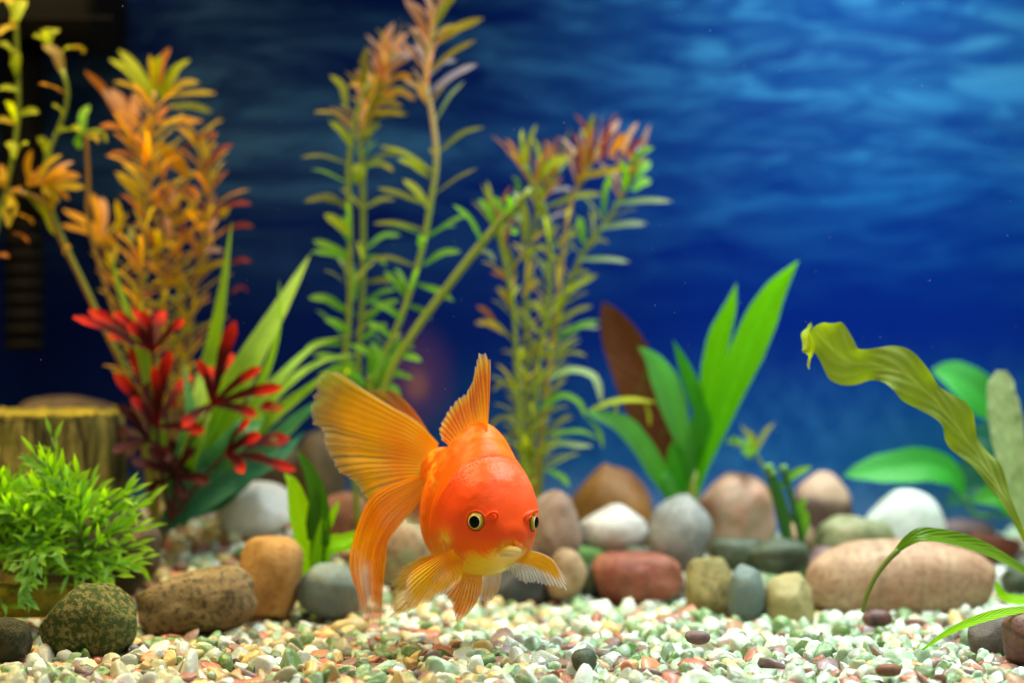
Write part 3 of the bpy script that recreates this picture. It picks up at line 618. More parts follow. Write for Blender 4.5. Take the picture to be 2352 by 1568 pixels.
pd = [(868, 1335), (862, 1050), (885, 885), (950, 765), (1050, 630), (1140, 520), (1220, 435)]
d_ = thing('stem_plant', P(885, 885, y + .02), 'slanting green stem leaning over towards the bushy plant', 'water plant', G1)
stem(d_, pd, y - .014, 20, m_stem_g, 28)
stem_leaves(d_, [(1110, 560, 1040, 470, 'fresh_green_leaf', 30), (1140, 525, 1098, 456, 'fresh_green_leaf', 30), (1160, 500, 1130, 452, 'fresh_green_leaf', 26), (1165, 495, 1160, 450, 'fresh_green_leaf', 24), (1155, 510, 1185, 540, 'fresh_green_leaf', 28), (1150, 515, 1190, 480, 'fresh_green_leaf', 24),
    (1170, 490, 1195, 510, 'pale_green_leaf', 24), (1085, 575, 1138, 602, 'pale_green_leaf', 20), (1180, 475, 1180, 440, 'pale_green_leaf', 22)], y - .014, 26, ['fresh_green_leaf'], 9)
# low growth round their feet
e_ = thing('water_plant', P(850, 900, y - .005), 'low tuft of arching bright green leaves at the feet of the tall stems', 'water plant')
stem(e_, [(852, 1330), (850, 1000), (850, 860)], y - .01, 22, m_stem_g)
stem_leaves(e_, [(840, 880, 760, 840), (850, 880, 800, 790), (860, 880, 890, 800), (870, 870, 965, 830), (845, 890, 745, 905), (860, 890, 950, 870), (850, 870, 850, 780), (875, 880, 930, 795), (840, 885, 730, 860), (865, 900, 920, 915), (850, 900, 770, 945), (855, 890, 820, 950)], y - .01, 30, ['fresh_green_leaf'], 22, prof=strap)

# ---- the bushy clump right of the middle
y = .165
f2 = lambda x_, y_: (1033.5 + x_ * .4762, 229.6 + y_ * .4762)
bu = thing('stem_plant_clump', P(1230, 1110, y), 'bushy clump of green stems with pinkish red tips, behind the fish\'s back', 'water plant')
paths = [[(1212, 1330), (1205, 1100), (1188, 900), (1180, 720), (1150, 560), (1130, 500)], [(1220, 1330), (1220, 1110), (1235, 850), (1262, 660), (1255, 500), (1225, 430), (1200, 380)], [(1228, 1330), (1232, 1110), (1262, 850), (1285, 650), (1310, 470), (1345, 400), (1375, 340)],
         [(1236, 1330), (1242, 1110), (1268, 800), (1330, 600), (1400, 500), (1440, 430), (1470, 370)], [(1216, 1330), (1212, 1110), (1210, 800), (1212, 620), (1240, 470), (1290, 380)]]
for k, p_ in enumerate(paths): stem(bu, p_, y + .008 * (k - 2), 17, m_stem_g if k != 2 else m_stem_p, 14)
LB = [(790, 500, 1075, 490, 'pale_green_leaf', 22), (720, 620, 952, 596, 'pale_green_leaf', 22), (610, 770, 868, 782, 'pale_green_leaf', 24), (500, 715, 620, 645), (470, 515, 740, 455, 'yellow_green_leaf', 24), (500, 985, 715, 840, 'yellow_green_leaf', 24), (500, 1090, 690, 992, 'olive_leaf', 22),
      (500, 1165, 722, 1062, 'fresh_green_leaf', 22), (500, 1120, 730, 1100, 'pale_green_leaf', 20), (505, 1240, 660, 1236, 'olive_leaf', 18), (320, 860, 222, 640, 'olive_leaf', 22), (310, 895, 198, 832, 'rust_leaf', 20), (322, 1035, 228, 900, 'amber_leaf', 24), (265, 1125, 122, 1075, 'amber_leaf', 24), (215, 1065, 128, 992, 'rust_leaf', 18),
      (480, 1095, 395, 980, 'yellow_green_leaf', 28), (480, 885, 428, 775, 'pale_green_leaf', 26), (490, 690, 438, 540, 'pale_green_leaf', 28), (345, 775, 480, 715, 'yellow_green_leaf', 22), (350, 945, 440, 870, 'amber_leaf', 24), (385, 370, 350, 285, 'fresh_green_leaf', 22), (440, 330, 412, 232, 'fresh_green_leaf', 22), (325, 440, 298, 372, 'fresh_green_leaf', 22),
      (420, 380, 568, 275, 'yellow_green_leaf', 34), (650, 330, 695, 62, 'olive_leaf', 22), (640, 350, 682, 160, 'pink_leaf', 24), (700, 290, 822, 92, 'pink_leaf', 30), (740, 290, 780, 130, 'red_tint_leaf', 24), (770, 280, 850, 160, 'rust_leaf', 30), (830, 250, 908, 108, 'pink_leaf', 26), (850, 270, 935, 180, 'red_tint_leaf', 20), (700, 300, 760, 200, 'rust_leaf', 34),
      (620, 350, 590, 150, 'red_tint_leaf', 14), (870, 320, 985, 232, 'fresh_green_leaf', 30), (890, 380, 970, 300, 'fresh_green_leaf', 30), (880, 440, 972, 392, 'fresh_green_leaf', 30), (840, 440, 820, 290, 'fresh_green_leaf', 30), (740, 560, 780, 350, 'fresh_green_leaf', 24), (600, 380, 900, 330, 'amber_leaf', 26), (480, 445, 590, 430, 'pale_lilac_leaf', 22), (470, 575, 600, 545, 'pale_lilac_leaf', 18),
      (640, 690, 770, 690, 'olive_leaf', 18), (560, 860, 680, 835, 'olive_leaf', 18), (640, 590, 720, 565, 'olive_leaf', 18), (900, 300, 900, 230, 'pale_lilac_leaf', 24), (360, 700, 340, 470, 'yellow_green_leaf', 26), (430, 560, 420, 420, 'yellow_green_leaf', 26), (640, 690, 615, 560, 'fresh_green_leaf', 26), (400, 680, 470, 640, 'amber_leaf', 20)]
stem_leaves(bu, LB, y, 22, ['yellow_green_leaf', 'olive_leaf'], 6, f2)
for k, p_ in enumerate(paths):
    whorls(bu, p_, y + .008 * (k - 2), .24, .52, 42, 62, 19, ['olive_leaf', 'yellow_green_leaf', 'olive_leaf'], 3, .5)
    whorls(bu, p_, y + .008 * (k - 2), .52, .88, 52, 60, 19, ['yellow_green_leaf', 'olive_leaf', 'amber_leaf'], 2, .6)
    whorls(bu, p_, y + .008 * (k - 2), .90, 1.0, 24, 70, 22, ['olive_leaf', 'rust_leaf', 'yellow_green_leaf'] if k not in (2, 3) else ['pink_leaf', 'rust_leaf', 'red_tint_leaf', 'amber_leaf'], 3, 1.0)
for path, w_, m_ in [([(1262, 870), (1310, 850), (1360, 862), (1376, 895), (1380, 925)], 26, 'pale_green_leaf'), ([(1238, 940), (1290, 908), (1330, 925), (1345, 960)], 24, 'fresh_green_leaf'), ([(1345, 948), (1400, 925), (1450, 918), (1510, 924)], 20, 'yellow_green_leaf'),
                     ([(1480, 920), (1490, 950), (1492, 980)], 10, 'yellow_green_leaf'), ([(1415, 922), (1415, 950)], 10, 'yellow_green_leaf'), ([(1262, 1010), (1320, 1022), (1362, 1024)], 20, 'pale_green_leaf'), ([(1255, 1080), (1290, 1095), (1308, 1118)], 22, 'fresh_green_leaf'),
                     ([(1240, 1040), (1180, 1000), (1150, 1010)], 18, 'olive_leaf'), ([(1250, 1000), (1330, 990), (1380, 1010)], 16, 'fresh_green_leaf'), ([(1235, 900), (1160, 880), (1130, 900)], 16, 'olive_leaf'), ([(1345, 955), (1375, 990), (1385, 1030)], 14, 'fresh_green_leaf'), ([(1240, 960), (1150, 960), (1120, 990)], 16, 'olive_leaf')]:
    leaf(bu, [P(a_, b__, y - .01) for a_, b__ in path], w_ * PX(y), L[m_], strap, face=(.2, -.6, .9), n=12)

# ---- the orange clump and the yellow green stems on the other side
y = .16
f1 = lambda x_, y_: (x_ * .4763, y_ * .4763)
oc = thing('stem_plant_clump', P(400, 900, y), 'dense clump of orange leaved stems with a yellow green crown, behind the red plant', 'water plant')
po = [[(360, 1260), (330, 900), (322, 700), (335, 500), (350, 330), (355, 210)], [(380, 1260), (390, 900), (372, 680), (362, 520), (335, 400), (300, 320), (285, 290)], [(400, 1260), (430, 900), (442, 700), (470, 520), (480, 430), (455, 330), (430, 280)],
      [(390, 1260), (410, 900), (420, 720), (405, 560), (385, 440), (360, 380), (340, 330)], [(370, 1260), (345, 900), (290, 720), (250, 600), (232, 530)]]
for k, p_ in enumerate(po): stem(oc, p_, y + .009 * (k - 2), 17, m_stem_o, 14)
LO = [(740, 455, 570, 240, 'yellow_green_leaf', 34), (700, 440, 528, 285, 'yellow_green_leaf', 26), (735, 440, 722, 262, 'amber_leaf', 24), (745, 445, 778, 262, 'yellow_green_leaf', 34), (760, 450, 922, 288, 'yellow_green_leaf', 34), (770, 420, 822, 228, 'rust_leaf', 26), (720, 470, 545, 395, 'amber_leaf', 24), (735, 490, 645, 385, 'yellow_green_leaf', 30),
      (790, 460, 962, 398, 'amber_leaf', 34), (790, 470, 1045, 452, 'amber_leaf', 32), (810, 515, 1025, 542, 'yellow_green_leaf', 30), (740, 500, 680, 440, 'yellow_green_leaf', 26), (770, 480, 870, 330, 'yellow_green_leaf', 30), (605, 630, 488, 425, 'pink_leaf', 34), (615, 630, 535, 425, 'pink_leaf', 36), (590, 600, 405, 340, 'rust_leaf', 28), (620, 640, 560, 440, 'rust_leaf', 34),
      (640, 640, 640, 450, 'pink_leaf', 34), (640, 640, 480, 610, 'rust_leaf', 28), (695, 790, 600, 640, 'orange_leaf', 36), (850, 820, 755, 690, 'orange_leaf', 40), (725, 600, 980, 588, 'orange_leaf', 28), (880, 720, 1050, 645, 'red_tint_leaf', 18), (985, 820, 1125, 695, 'red_tint_leaf', 26), (995, 940, 960, 640, 'amber_leaf', 40), (1010, 920, 1048, 830, 'amber_leaf', 36), (690, 985, 560, 830, 'amber_leaf', 34),
      (860, 1010, 798, 920, 'pink_leaf', 40), (840, 1080, 990, 1030, 'orange_leaf', 28), (1050, 1015, 1215, 985, 'red_tint_leaf', 20), (1080, 1115, 1225, 1095, 'red_tint_leaf', 20), (1110, 1272, 1212, 1265, 'red_tint_leaf', 20), (1120, 1412, 1195, 1405, 'red_tint_leaf', 18), (895, 1160, 1010, 1085, 'orange_leaf', 28), (915, 1235, 1082, 1208, 'pink_leaf', 26), (930, 1345, 1092, 1268, 'amber_leaf', 30),
      (735, 1205, 852, 1190, 'orange_leaf', 26), (740, 1375, 862, 1366, 'orange_leaf', 28), (760, 1240, 700, 1110, 'orange_leaf', 26), (1020, 1180, 1055, 1050, 'pink_leaf', 36), (1010, 1060, 1040, 930, 'pink_leaf', 32), (820, 1180, 800, 1040, 'pink_leaf', 32), (700, 660, 760, 560, 'orange_leaf', 36), (900, 860, 800, 720, 'orange_leaf', 40), (740, 830, 690, 720, 'orange_leaf', 40), (660, 760, 520, 750, 'rust_leaf', 20),
      (1010, 740, 1050, 640, 'rust_leaf', 20), (880, 900, 960, 960, 'rust_leaf', 24), (560, 1180, 300, 1010, 'orange_leaf', 34), (540, 1160, 290, 1085, 'orange_leaf', 30), (500, 1130, 490, 950, 'pink_leaf', 34), (480, 1110, 440, 930, 'orange_leaf', 30), (560, 1190, 470, 1150, 'amber_leaf', 26), (580, 1150, 560, 960, 'amber_leaf', 24), (640, 1200, 650, 1090, 'pale_green_leaf', 24), (1070, 1050, 1110, 1000, 'amber_leaf', 30)]
stem_leaves(oc, LO, y, 28, ['orange_leaf'], 7, f1)
for k, p_ in enumerate(po):
    whorls(oc, p_, y + .009 * (k - 2), .33, .60, 44, 66, 22, ['amber_leaf', 'amber_leaf', 'orange_leaf', 'olive_leaf'], 3, .5)
    whorls(oc, p_, y + .009 * (k - 2), .60, .97, 30, 72, 25, ['orange_leaf', 'orange_leaf', 'amber_leaf', 'rust_leaf', 'amber_leaf'], 2, .6)
ol = thing('stem_plant', P(215, 710, .14), 'orange topped plant on a bare bent stem in front of the filter tube', 'water plant')
stem(ol, [(360, 1270), (310, 930), (218, 712), (165, 600), (130, 530), (105, 470), (60, 445), (20, 440)], .14, 16, m_stem_o)
stem_leaves(ol, [(150, 900, 152, 720, 'orange_leaf', 22), (140, 900, 182, 830, 'orange_leaf', 28), (170, 890, 300, 745, 'amber_leaf', 30), (180, 890, 360, 780, 'pink_leaf', 30), (200, 900, 410, 905, 'amber_leaf', 34), (210, 910, 335, 965, 'orange_leaf', 30), (130, 930, 260, 1135, 'yellow_green_leaf', 30), (80, 1030, 165, 1080, 'orange_leaf', 24), (20, 910, 0, 790, 'orange_leaf', 26),
    (60, 930, 110, 930, 'orange_leaf', 26), (20, 920, 35, 1010, 'amber_leaf', 30), (30, 920, 60, 1060, 'amber_leaf', 26), (190, 890, 330, 820, 'orange_leaf', 34), (200, 900, 390, 850, 'orange_leaf', 34), (60, 1120, 140, 1170, 'rust_leaf', 16), (10, 1000, 40, 1100, 'amber_leaf', 24), (-10, 900, 30, 850, 'amber_leaf', 30), (-20, 1230, 45, 1240, 'rust_leaf', 14), (220, 930, 250, 1020, 'amber_leaf', 30), (310, 1230, 345, 1190, 'orange_leaf', 16), (160, 900, 220, 800, 'rust_leaf', 30), (200, 920, 280, 980, 'amber_leaf', 30)], .135, 26, ['orange_leaf'], 8, f1)
yg = thing('stem_plant', P(18, 430, .135), 'yellow green stem with small oval leaves along the picture edge', 'water plant', 'thin yellow green stems')
stem(yg, [(-70, 1300), (-60, 800), (15, 430), (32, 350), (42, 260), (40, 130), (35, 0), (32, -40)], .135, 16, m_stem_g)
stem_leaves(yg, [(75, 105, 132, 0, None, 44), (85, 130, -10, 175, 'amber_leaf', 26), (78, 365, 55, 230, None, 34), (90, 360, 100, 260, None, 34), (85, 440, -10, 430, None, 24), (80, 590, 20, 490, None, 36), (100, 552, 188, 546, None, 24), (80, 600, -20, 575, 'amber_leaf', 24), (100, 715, 135, 698, None, 20), (66, 765, 28, 688, None, 34), (60, 250, -10, 210, None, 16), (70, 130, 45, 90, 'amber_leaf', 22), (60, 20, -20, 10, 'amber_leaf', 34), (70, 60, 90, -40, None, 34)], .13, 28, ['yellow_green_leaf'], 9, f1)
y2 = thing('stem_plant', P(108, 350, .14), 'yellow green stem with a nodding tip, between filter box and orange clump', 'water plant', 'thin yellow green stems')
stem(y2, [(365, 1270), (312, 920), (222, 712), (150, 560), (105, 440), (105, 370), (125, 320), (148, 260), (156, 210), (143, 160)], .14, 14, m_stem_g)
stem_leaves(y2, [(300, 350, 205, 220, 'cream_leaf', 40), (225, 220, 160, 175, None, 34), (225, 210, 205, 145, None, 36), (235, 215, 290, 148, None, 24), (230, 230, 190, 150, None, 30), (295, 268, 345, 230, None, 22), (340, 232, 408, 258, 'amber_leaf', 20), (318, 452, 188, 404, 'orange_leaf', 22), (310, 562, 250, 508, 'yellow_green_leaf', 30), (240, 765, 178, 662, None, 40), (262, 672, 330, 625, None, 24), (325, 628, 395, 632, None, 24)], .14, 28, ['yellow_green_leaf'], 8, f1)
y3 = thing('stem_plant', P(205, 440, .145), 'short stem with a cross of four yellow green leaves', 'water plant', 'thin yellow green stems')
stem(y3, [(368, 1265), (340, 950), (262, 720), (205, 520), (203, 420), (198, 320), (196, 300)], .145, 13, m_stem_o)
stem_leaves(y3, [(405, 640, 432, 508, 'fresh_green_leaf', 30), (410, 630, 388, 722, 'fresh_green_leaf', 30), (420, 635, 515, 690, None, 22), (425, 660, 475, 690, 'amber_leaf', 20)], .142, 28, ['yellow_green_leaf'], 10, f1)

# ------------------------------------------------------------------ striped blades (plastic) and small green blades
def LS(k, a, b, e, st_=4): L[k] = leaf_mat(k, srgb(*a), srgb(*b), edge=srgb(*e), stripes=st_, tr=.4)
LS('striped_lime_blade', (126, 184, 62), (178, 218, 84), (190, 224, 110)); LS('striped_teal_blade', (76, 144, 98), (112, 180, 124), (150, 204, 156)); LS('dark_teal_blade', (50, 106, 82), (80, 146, 106), (92, 150, 112))
yb = .13
bl = thing('striped_blade_plant', P(345, 1290, yb), 'plastic plant of long striped green blades fanning out behind the red plant', 'water plant')
for path, w_, m_, r_ in [([(400, 1180), (450, 1000), (478, 850), (508, 700), (533, 505)], 62, 'striped_lime_blade', .2), ([(400, 1190), (480, 1000), (560, 850), (640, 715), (714, 582)], 92, 'striped_lime_blade', -.1), ([(420, 1180), (520, 1010), (600, 880), (640, 760), (642, 640)], 40, 'striped_lime_blade', .5),
    ([(420, 1190), (560, 960), (660, 850), (730, 790), (800, 772)], 38, 'striped_lime_blade', .1), ([(420, 1190), (540, 1010), (650, 890), (740, 830), (830, 812)], 44, 'striped_lime_blade', .2), ([(420, 1195), (520, 1060), (620, 960), (700, 900), (760, 850)], 56, 'striped_lime_blade', .0),
    ([(410, 1200), (520, 1100), (620, 1020), (700, 950), (770, 905)], 66, 'striped_teal_blade', .1), ([(370, 1215), (440, 1165), (540, 1100), (640, 1050), (700, 990)], 72, 'dark_teal_blade', .2), ([(360, 1220), (420, 1180), (500, 1150), (580, 1090), (640, 1065)], 54, 'dark_teal_blade', -.2),
    ([(390, 1190), (430, 1050), (470, 980), (560, 930), (610, 890)], 70, 'striped_teal_blade', .3), ([(390, 1180), (350, 900), (310, 760), (275, 660), (252, 575)], 44, 'striped_lime_blade', .2), ([(395, 1190), (420, 1050), (440, 960), (430, 880), (420, 820)], 54, 'striped_teal_blade', .4),
    ([(410, 1190), (480, 1080), (560, 990), (600, 950), (640, 930)], 70, 'striped_teal_blade', -.2), ([(380, 1200), (430, 1110), (520, 1030), (590, 1010), (640, 1010)], 64, 'striped_teal_blade', -.1)]:
    leaf(bl, [P(a_, b__, yb + .012 * math.sin(a_ * .05 + i_)) for i_, (a_, b__) in enumerate(path)], w_ * .82 * PX(yb), L[m_], blade, name='blade', face=(.1, -1, .3), fold=.25, n=22, m=7, roll=(r_, r_ * .5, r_ + .4))
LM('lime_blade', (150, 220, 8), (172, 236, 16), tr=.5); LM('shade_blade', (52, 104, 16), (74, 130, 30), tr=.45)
sb = thing('grass_plant', P(728, 1420, .085), 'small plant of bright lime green blades beside the tail fin', 'water plant')
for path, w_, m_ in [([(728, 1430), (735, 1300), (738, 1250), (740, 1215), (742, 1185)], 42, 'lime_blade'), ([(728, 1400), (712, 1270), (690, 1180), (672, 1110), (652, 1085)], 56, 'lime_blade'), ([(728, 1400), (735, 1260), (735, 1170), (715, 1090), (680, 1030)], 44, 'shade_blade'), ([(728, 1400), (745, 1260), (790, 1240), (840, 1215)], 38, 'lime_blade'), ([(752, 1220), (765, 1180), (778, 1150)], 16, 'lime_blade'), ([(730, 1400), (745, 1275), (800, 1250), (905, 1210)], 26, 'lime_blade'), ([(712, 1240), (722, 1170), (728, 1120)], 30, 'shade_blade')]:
    leaf(sb, [P(a_, b__, .085) for a_, b__ in path], w_ * PX(.085), L[m_], strap, name='blade', face=(.1, -1, .4), n=14)

stem(bl, [(342, 1300), (362, 1245), (400, 1180)], yb, 30, m_stem_g, 40)
# ------------------------------------------------------------------ red plastic plant
def red_mat():
    t = NT('red_tipped_leaf'); uv = t.sep(t.tex('UV')); oi = t.n('ShaderNodeObjectInfo'); r = oi.outputs['Random']
    n = t.noise(t.tex('Object'), 140, 3)
    c = t.ramp(t.math('ADD', uv[0], t.math('MULTIPLY', t.math('SUBTRACT', n, .5), .35)), [(0, srgb(120, 8, 20)), (.25, srgb(56, 8, 12)), (.62, srgb(78, 9, 11)), (.84, srgb(186, 26, 14)), (1, srgb(226, 58, 22))])
    return t.done(t.mixs(.25, t.bsdf(c, .65, t.bump(n, .3, .0008), .2), t.transl(c)))
m_redl = red_mat(); m_redd = leaf_mat('maroon_leaf', srgb(44, 12, 16), srgb(70, 16, 20), tr=.1); m_reds = plain('maroon_stem', srgb(70, 16, 22), .5)
yr = .118
rp = thing('red_leaf_plant', P(340, 1290, yr), 'red plastic plant with whorls of dark leaves tipped in bright red', 'water plant')
for pth in ([(338, 1300), (360, 1240), (392, 1190)], [(392, 1190), (370, 1080), (362, 990), (356, 900), (352, 800)], [(395, 1190), (420, 1050), (470, 960), (488, 930)], [(398, 1190), (440, 1130), (500, 1060), (522, 1040)], [(392, 1190), (400, 1130), (405, 1090)]):
    stem(rp, pth, yr, 14, m_reds, 10)
red = [((352, 808), [(168, 728), (205, 712), (262, 716), (300, 712), (292, 745), (322, 715), (376, 714), (424, 735), (250, 770)], m_redl), ((358, 980), [(262, 858), (300, 800), (392, 805), (440, 862), (300, 915), (352, 840), (405, 915), (470, 990)], m_redl),
       ((488, 928), [(452, 828), (480, 842), (540, 738), (536, 812), (600, 845), (648, 890), (648, 938), (590, 955), (560, 890), (420, 980)], m_redl), ((518, 1042), [(575, 965), (664, 1006), (678, 1080), (620, 1060), (600, 1000), (560, 1085)], m_redl),
       ((405, 1095), [(340, 1030), (390, 1010), (450, 1030), (490, 1050), (300, 1060), (480, 1110), (340, 1130), (420, 1150)], m_redd), ((340, 1010), [(270, 930), (250, 990), (290, 1050), (320, 930), (390, 1060), (260, 1040)], m_redd)]
for (cx, cy), tips, m_ in red:
    for k, (tx, ty) in enumerate(tips):
        dyy = (-.015, .012, -.004, .018, -.01)[k % 5]
        leaf(rp, bent((cx, cy), (tx, ty), yr, 6, dyy), 29 * PX(yr) * rr.uniform(.85, 1.15), m_, lambda u: np.interp(u, [0, .2, .6, .85, .95, 1], [.3, .5, .85, 1, .75, .25]), face=(rr.uniform(-.3, .3), -1, rr.uniform(.2, .8)), fold=.3, n=10)

# ------------------------------------------------------------------ fluffy green plant
LM('fluffy_leaf', (132, 196, 40), (182, 228, 84), tr=.4, var=.3); LM('fluffy_pale_leaf', (120, 180, 80), (160, 214, 110), tr=.4, var=.3)
mp = thing('fluffy_plant', P(150, 1300, .06), 'fluffy bright green plastic plant of small pointed leaves on the front wood', 'water plant')
m_ms = plain('moss_stem', srgb(84, 130, 40), .5)
def pointed(u): return np.interp(u, [0, .15, .4, .55, .8, 1], [.12, .2, .9, 1, .45, .02])
def pxyz(c, v, y): return P(c[0] + v[0], c[1] - v[2], y) + Vector((0, v[1] * PX(y), 0))
nleaf = 0
extra_v, extra_f, extra_uv, en = [], [], [], 0
for k in range(150):
    # a sprig grows out of the clump's middle towards the viewer, up or aside
    th = rr.uniform(-.25, math.pi + .25); el = rr.uniform(-.9, 1.15)
    d = Vector((math.cos(th) * math.cos(el) * 1.15, -abs(math.sin(el)) * .75 + rr.uniform(-.1, .25), math.sin(th) * math.cos(el) * 1.0))
    if k < 10: d = Vector((rr.uniform(-.3, 1), -.8, rr.uniform(-.8, 0)))
    d.normalize(); c0 = (rr.uniform(-60, 210), rr.uniform(1165, 1320)); ln = rr.uniform(110, 190); y0 = .055
    if c0[0] + d.x * ln > 330: ln = max(70, 330 - c0[0])
    pts = [pxyz(c0, d * (ln * f_) + Vector((0, 0, -12 * f_ * f_ + 10 * f_)), y0) for f_ in (0, .35, .7, 1)]
    tube('sprig', pts, [4 * PX(y0), 2 * PX(y0)], m_ms, mp, 5, 8)
    for q in range(7):
        f_ = .3 + .7 * q / 6; az = q * 2.4 + k; side = Vector((math.cos(az), math.sin(az) * .6, math.sin(az + 1) * .8))
        b_v = d * (ln * f_) + Vector((0, 0, -12 * f_ * f_ + 10 * f_)); dr = (d * .9 + side * (.75 if q < 6 else .1)); dr.normalize(); l = rr.uniform(44, 70)
        pth = [pxyz(c0, b_v + dr * (l * g_) + Vector((0, 0, 4 * math.sin(g_ * 3))), y0) for g_ in (0, .33, .66, 1)]
        mat = L['fluffy_leaf' if rr.random() < .7 else 'fluffy_pale_leaf']; fc = (rr.uniform(-.6, .6), -1, rr.uniform(-.1, .8))
        near = d.y < 0.05
        if nleaf < 296 and near:
            leaf(mp, pth, rr.uniform(10, 15) * PX(y0), mat, pointed, face=fc, fold=.35, n=7, m=3); nleaf += 1
        else:
            v_, fa, uv_ = ribbon_geo(pth, rr.uniform(10, 15) * PX(y0), pointed, fc, .35, 7, 3)
            extra_v.append(v_); extra_f += [tuple(i + en for i in q_) for q_ in fa]; extra_uv.append(uv_); en += len(v_)
tag(mesh('foliage', np.concatenate(extra_v), extra_f, L['fluffy_leaf'], mp, uv=np.concatenate(extra_uv)), kind='stuff')
# the drooping sprig at its front
for path in ([(20, 1290), (70, 1285), (130, 1272)], [(50, 1295), (60, 1340), (70, 1385)], [(60, 1290), (90, 1310), (40, 1370)]):
    tube('sprig', [P(a_, b__, .03) for a_, b__ in path], [3 * PX(.03), 2 * PX(.03)], m_ms, mp, 5, 8)
    p_ = crs(np.array(path, float), 8)
    for i in range(1, 8):
        q = p_[i]; leaf(mp, [P(*q, .03), P(q[0] + rr.uniform(-16, 20), q[1] + rr.uniform(-6, 22), .027), P(q[0] + rr.uniform(-24, 30), q[1] + rr.uniform(-6, 44), .026)], 15 * PX(.03), L['fluffy_pale_leaf'], pointed, n=6, m=3)

# ------------------------------------------------------------------ sword plant
LM('sword_green_leaf', (88, 182, 12), (122, 208, 16), tr=.5, var=.15); LM('sword_deep_leaf', (54, 142, 30), (74, 164, 40), tr=.4, var=.2); LM('sword_pale_leaf', (92, 170, 64), (120, 196, 110), tr=.4)
L['brown_leaf'] = leaf_mat('brown_leaf', srgb(104, 44, 30), srgb(124, 78, 30), tr=.25, spots=srgb(84, 80, 22), var=.5)
ysw = .165
sw = thing('sword_plant', P(1592, 1150, ysw), 'sword plant with long bright green leaves and one big brown leaf', 'water plant')
for path, w_, m_, pf, r_ in [([(1592, 1160), (1615, 1080), (1650, 980), (1695, 860), (1735, 760), (1778, 670), (1834, 598)], 80, 'sword_green_leaf', sword, (.0, .2, -.3)), ([(1585, 1150), (1608, 1040), (1628, 900), (1652, 780), (1676, 710), (1692, 650)], 56, 'sword_green_leaf', sword, (.2, .5)), ([(1590, 1150), (1580, 1050), (1555, 960), (1530, 880), (1500, 825), (1466, 796)], 66, 'sword_pale_leaf', sword, (0, .5)),
    ([(1600, 1130), (1618, 1000), (1600, 920), (1575, 850), (1546, 780)], 36, 'sword_deep_leaf', sword, (.2, .2)), ([(1568, 1120), (1530, 1010), (1480, 900), (1430, 790), (1386, 694)], 128, 'brown_leaf', lambda u: np.interp(u, [0, .2, .5, .8, .93, 1], [.35, .7, .98, .72, .4, .05]), (0, .1)),
    ([(1550, 1160), (1510, 1080), (1465, 1010), (1420, 968), (1345, 945)], 48, 'sword_pale_leaf', strap, (.2, .3)), ([(1590, 1150), (1590, 1040), (1610, 980), (1605, 900)], 50, 'sword_deep_leaf', sword, (0, .3)), ([(1560, 1150), (1535, 1100), (1520, 1090)], 30, 'sword_pale_leaf', strap, (0, 0)), ([(1580, 1160), (1560, 1080), (1545, 1010)], 50, 'sword_deep_leaf', sword, (.3, .1))]:
    leaf(sw, [P(a_, b__, ysw + (.012 if m_ == 'brown_leaf' else -.003 * i_)) for i_, (a_, b__) in enumerate(path)], w_ * PX(ysw), L[m_], pf, face=(.1, -1, .25), fold=.16, n=24, m=7, roll=r_, ruffle=.12, freq=14, seed=w_)
tube('stem', [P(1584, 1335, ysw), P(1588, 1230, ysw), P(1590, 1165, ysw), P(1592, 1120, ysw), P(1600, 1080, ysw)], [20 * PX(ysw), 12 * PX(ysw)], plain('leaf_base', srgb(140, 160, 60)), sw, 10, 8)
# cut stems and the crinkled sprig
yc = .14
cs = thing('cut_stem_plant', P(1800, 1235, yc), 'three cut dark green plant stems standing between two stones', 'water plant')
m_cs = plain('dark_green_stem', srgb(44, 98, 28), .4); m_cst = plain('pale_cut_end', srgb(110, 160, 70), .5)
for p_, w_ in (([(1815, 1345), (1808, 1245), (1790, 1170), (1764, 1072)], 34), ([(1818, 1345), (1812, 1245), (1800, 1160), (1772, 1085)], 30), ([(1850, 1345), (1842, 1245), (1822, 1160), (1800, 1074)], 26)):
    s_ = stem(cs, p_, yc, w_, m_cs, w_ * .72); e = p_[-1]
    o_ = tube('cut_end', [P(e[0] + 1, e[1] + 8, yc), P(e[0] - 2, e[1] - 6, yc)], [w_ * .40 * PX(yc), w_ * .36 * PX(yc)], m_cst, s_, 10, 4)
for p_ in ([(1820, 1200), (1840, 1160), (1852, 1142)], [(1790, 1120), (1820, 1090), (1866, 1070)], [(1840, 1245), (1850, 1190), (1838, 1160)]):
    leaf(cs, [P(a_, b__, yc) for a_, b__ in p_], 20 * PX(yc), L['fresh_green_leaf'], strap, n=8)
cr_ = thing('sprig_plant', P(1755, 1080, .175), 'tiny pale green sprig with a crumpled tip beside the cut stems', 'water plant')
stem(cr_, [(1785, 1330), (1775, 1200), (1765, 1100), (1740, 1050), (1710, 1025), (1680, 1018)], .175, 12, m_stem_g, 8)
for k in range(16):
    b0 = (1680 + k * 4, 1016 + k * 1.6); tp = (b0[0] + rr.uniform(-22, 22), b0[1] + rr.uniform(-26, 22))
    leaf(cr_, bent(b0, tp, .175, 4), 15 * PX(.175), L['fresh_green_leaf'], lance, n=6, m=3)
for tp in ((1780, 968), (1720, 985), (1700, 975)): leaf(cr_, bent((1735, 1040), tp, .178, 6), 12 * PX(.175), L['olive_leaf'], lance, n=6, m=3)

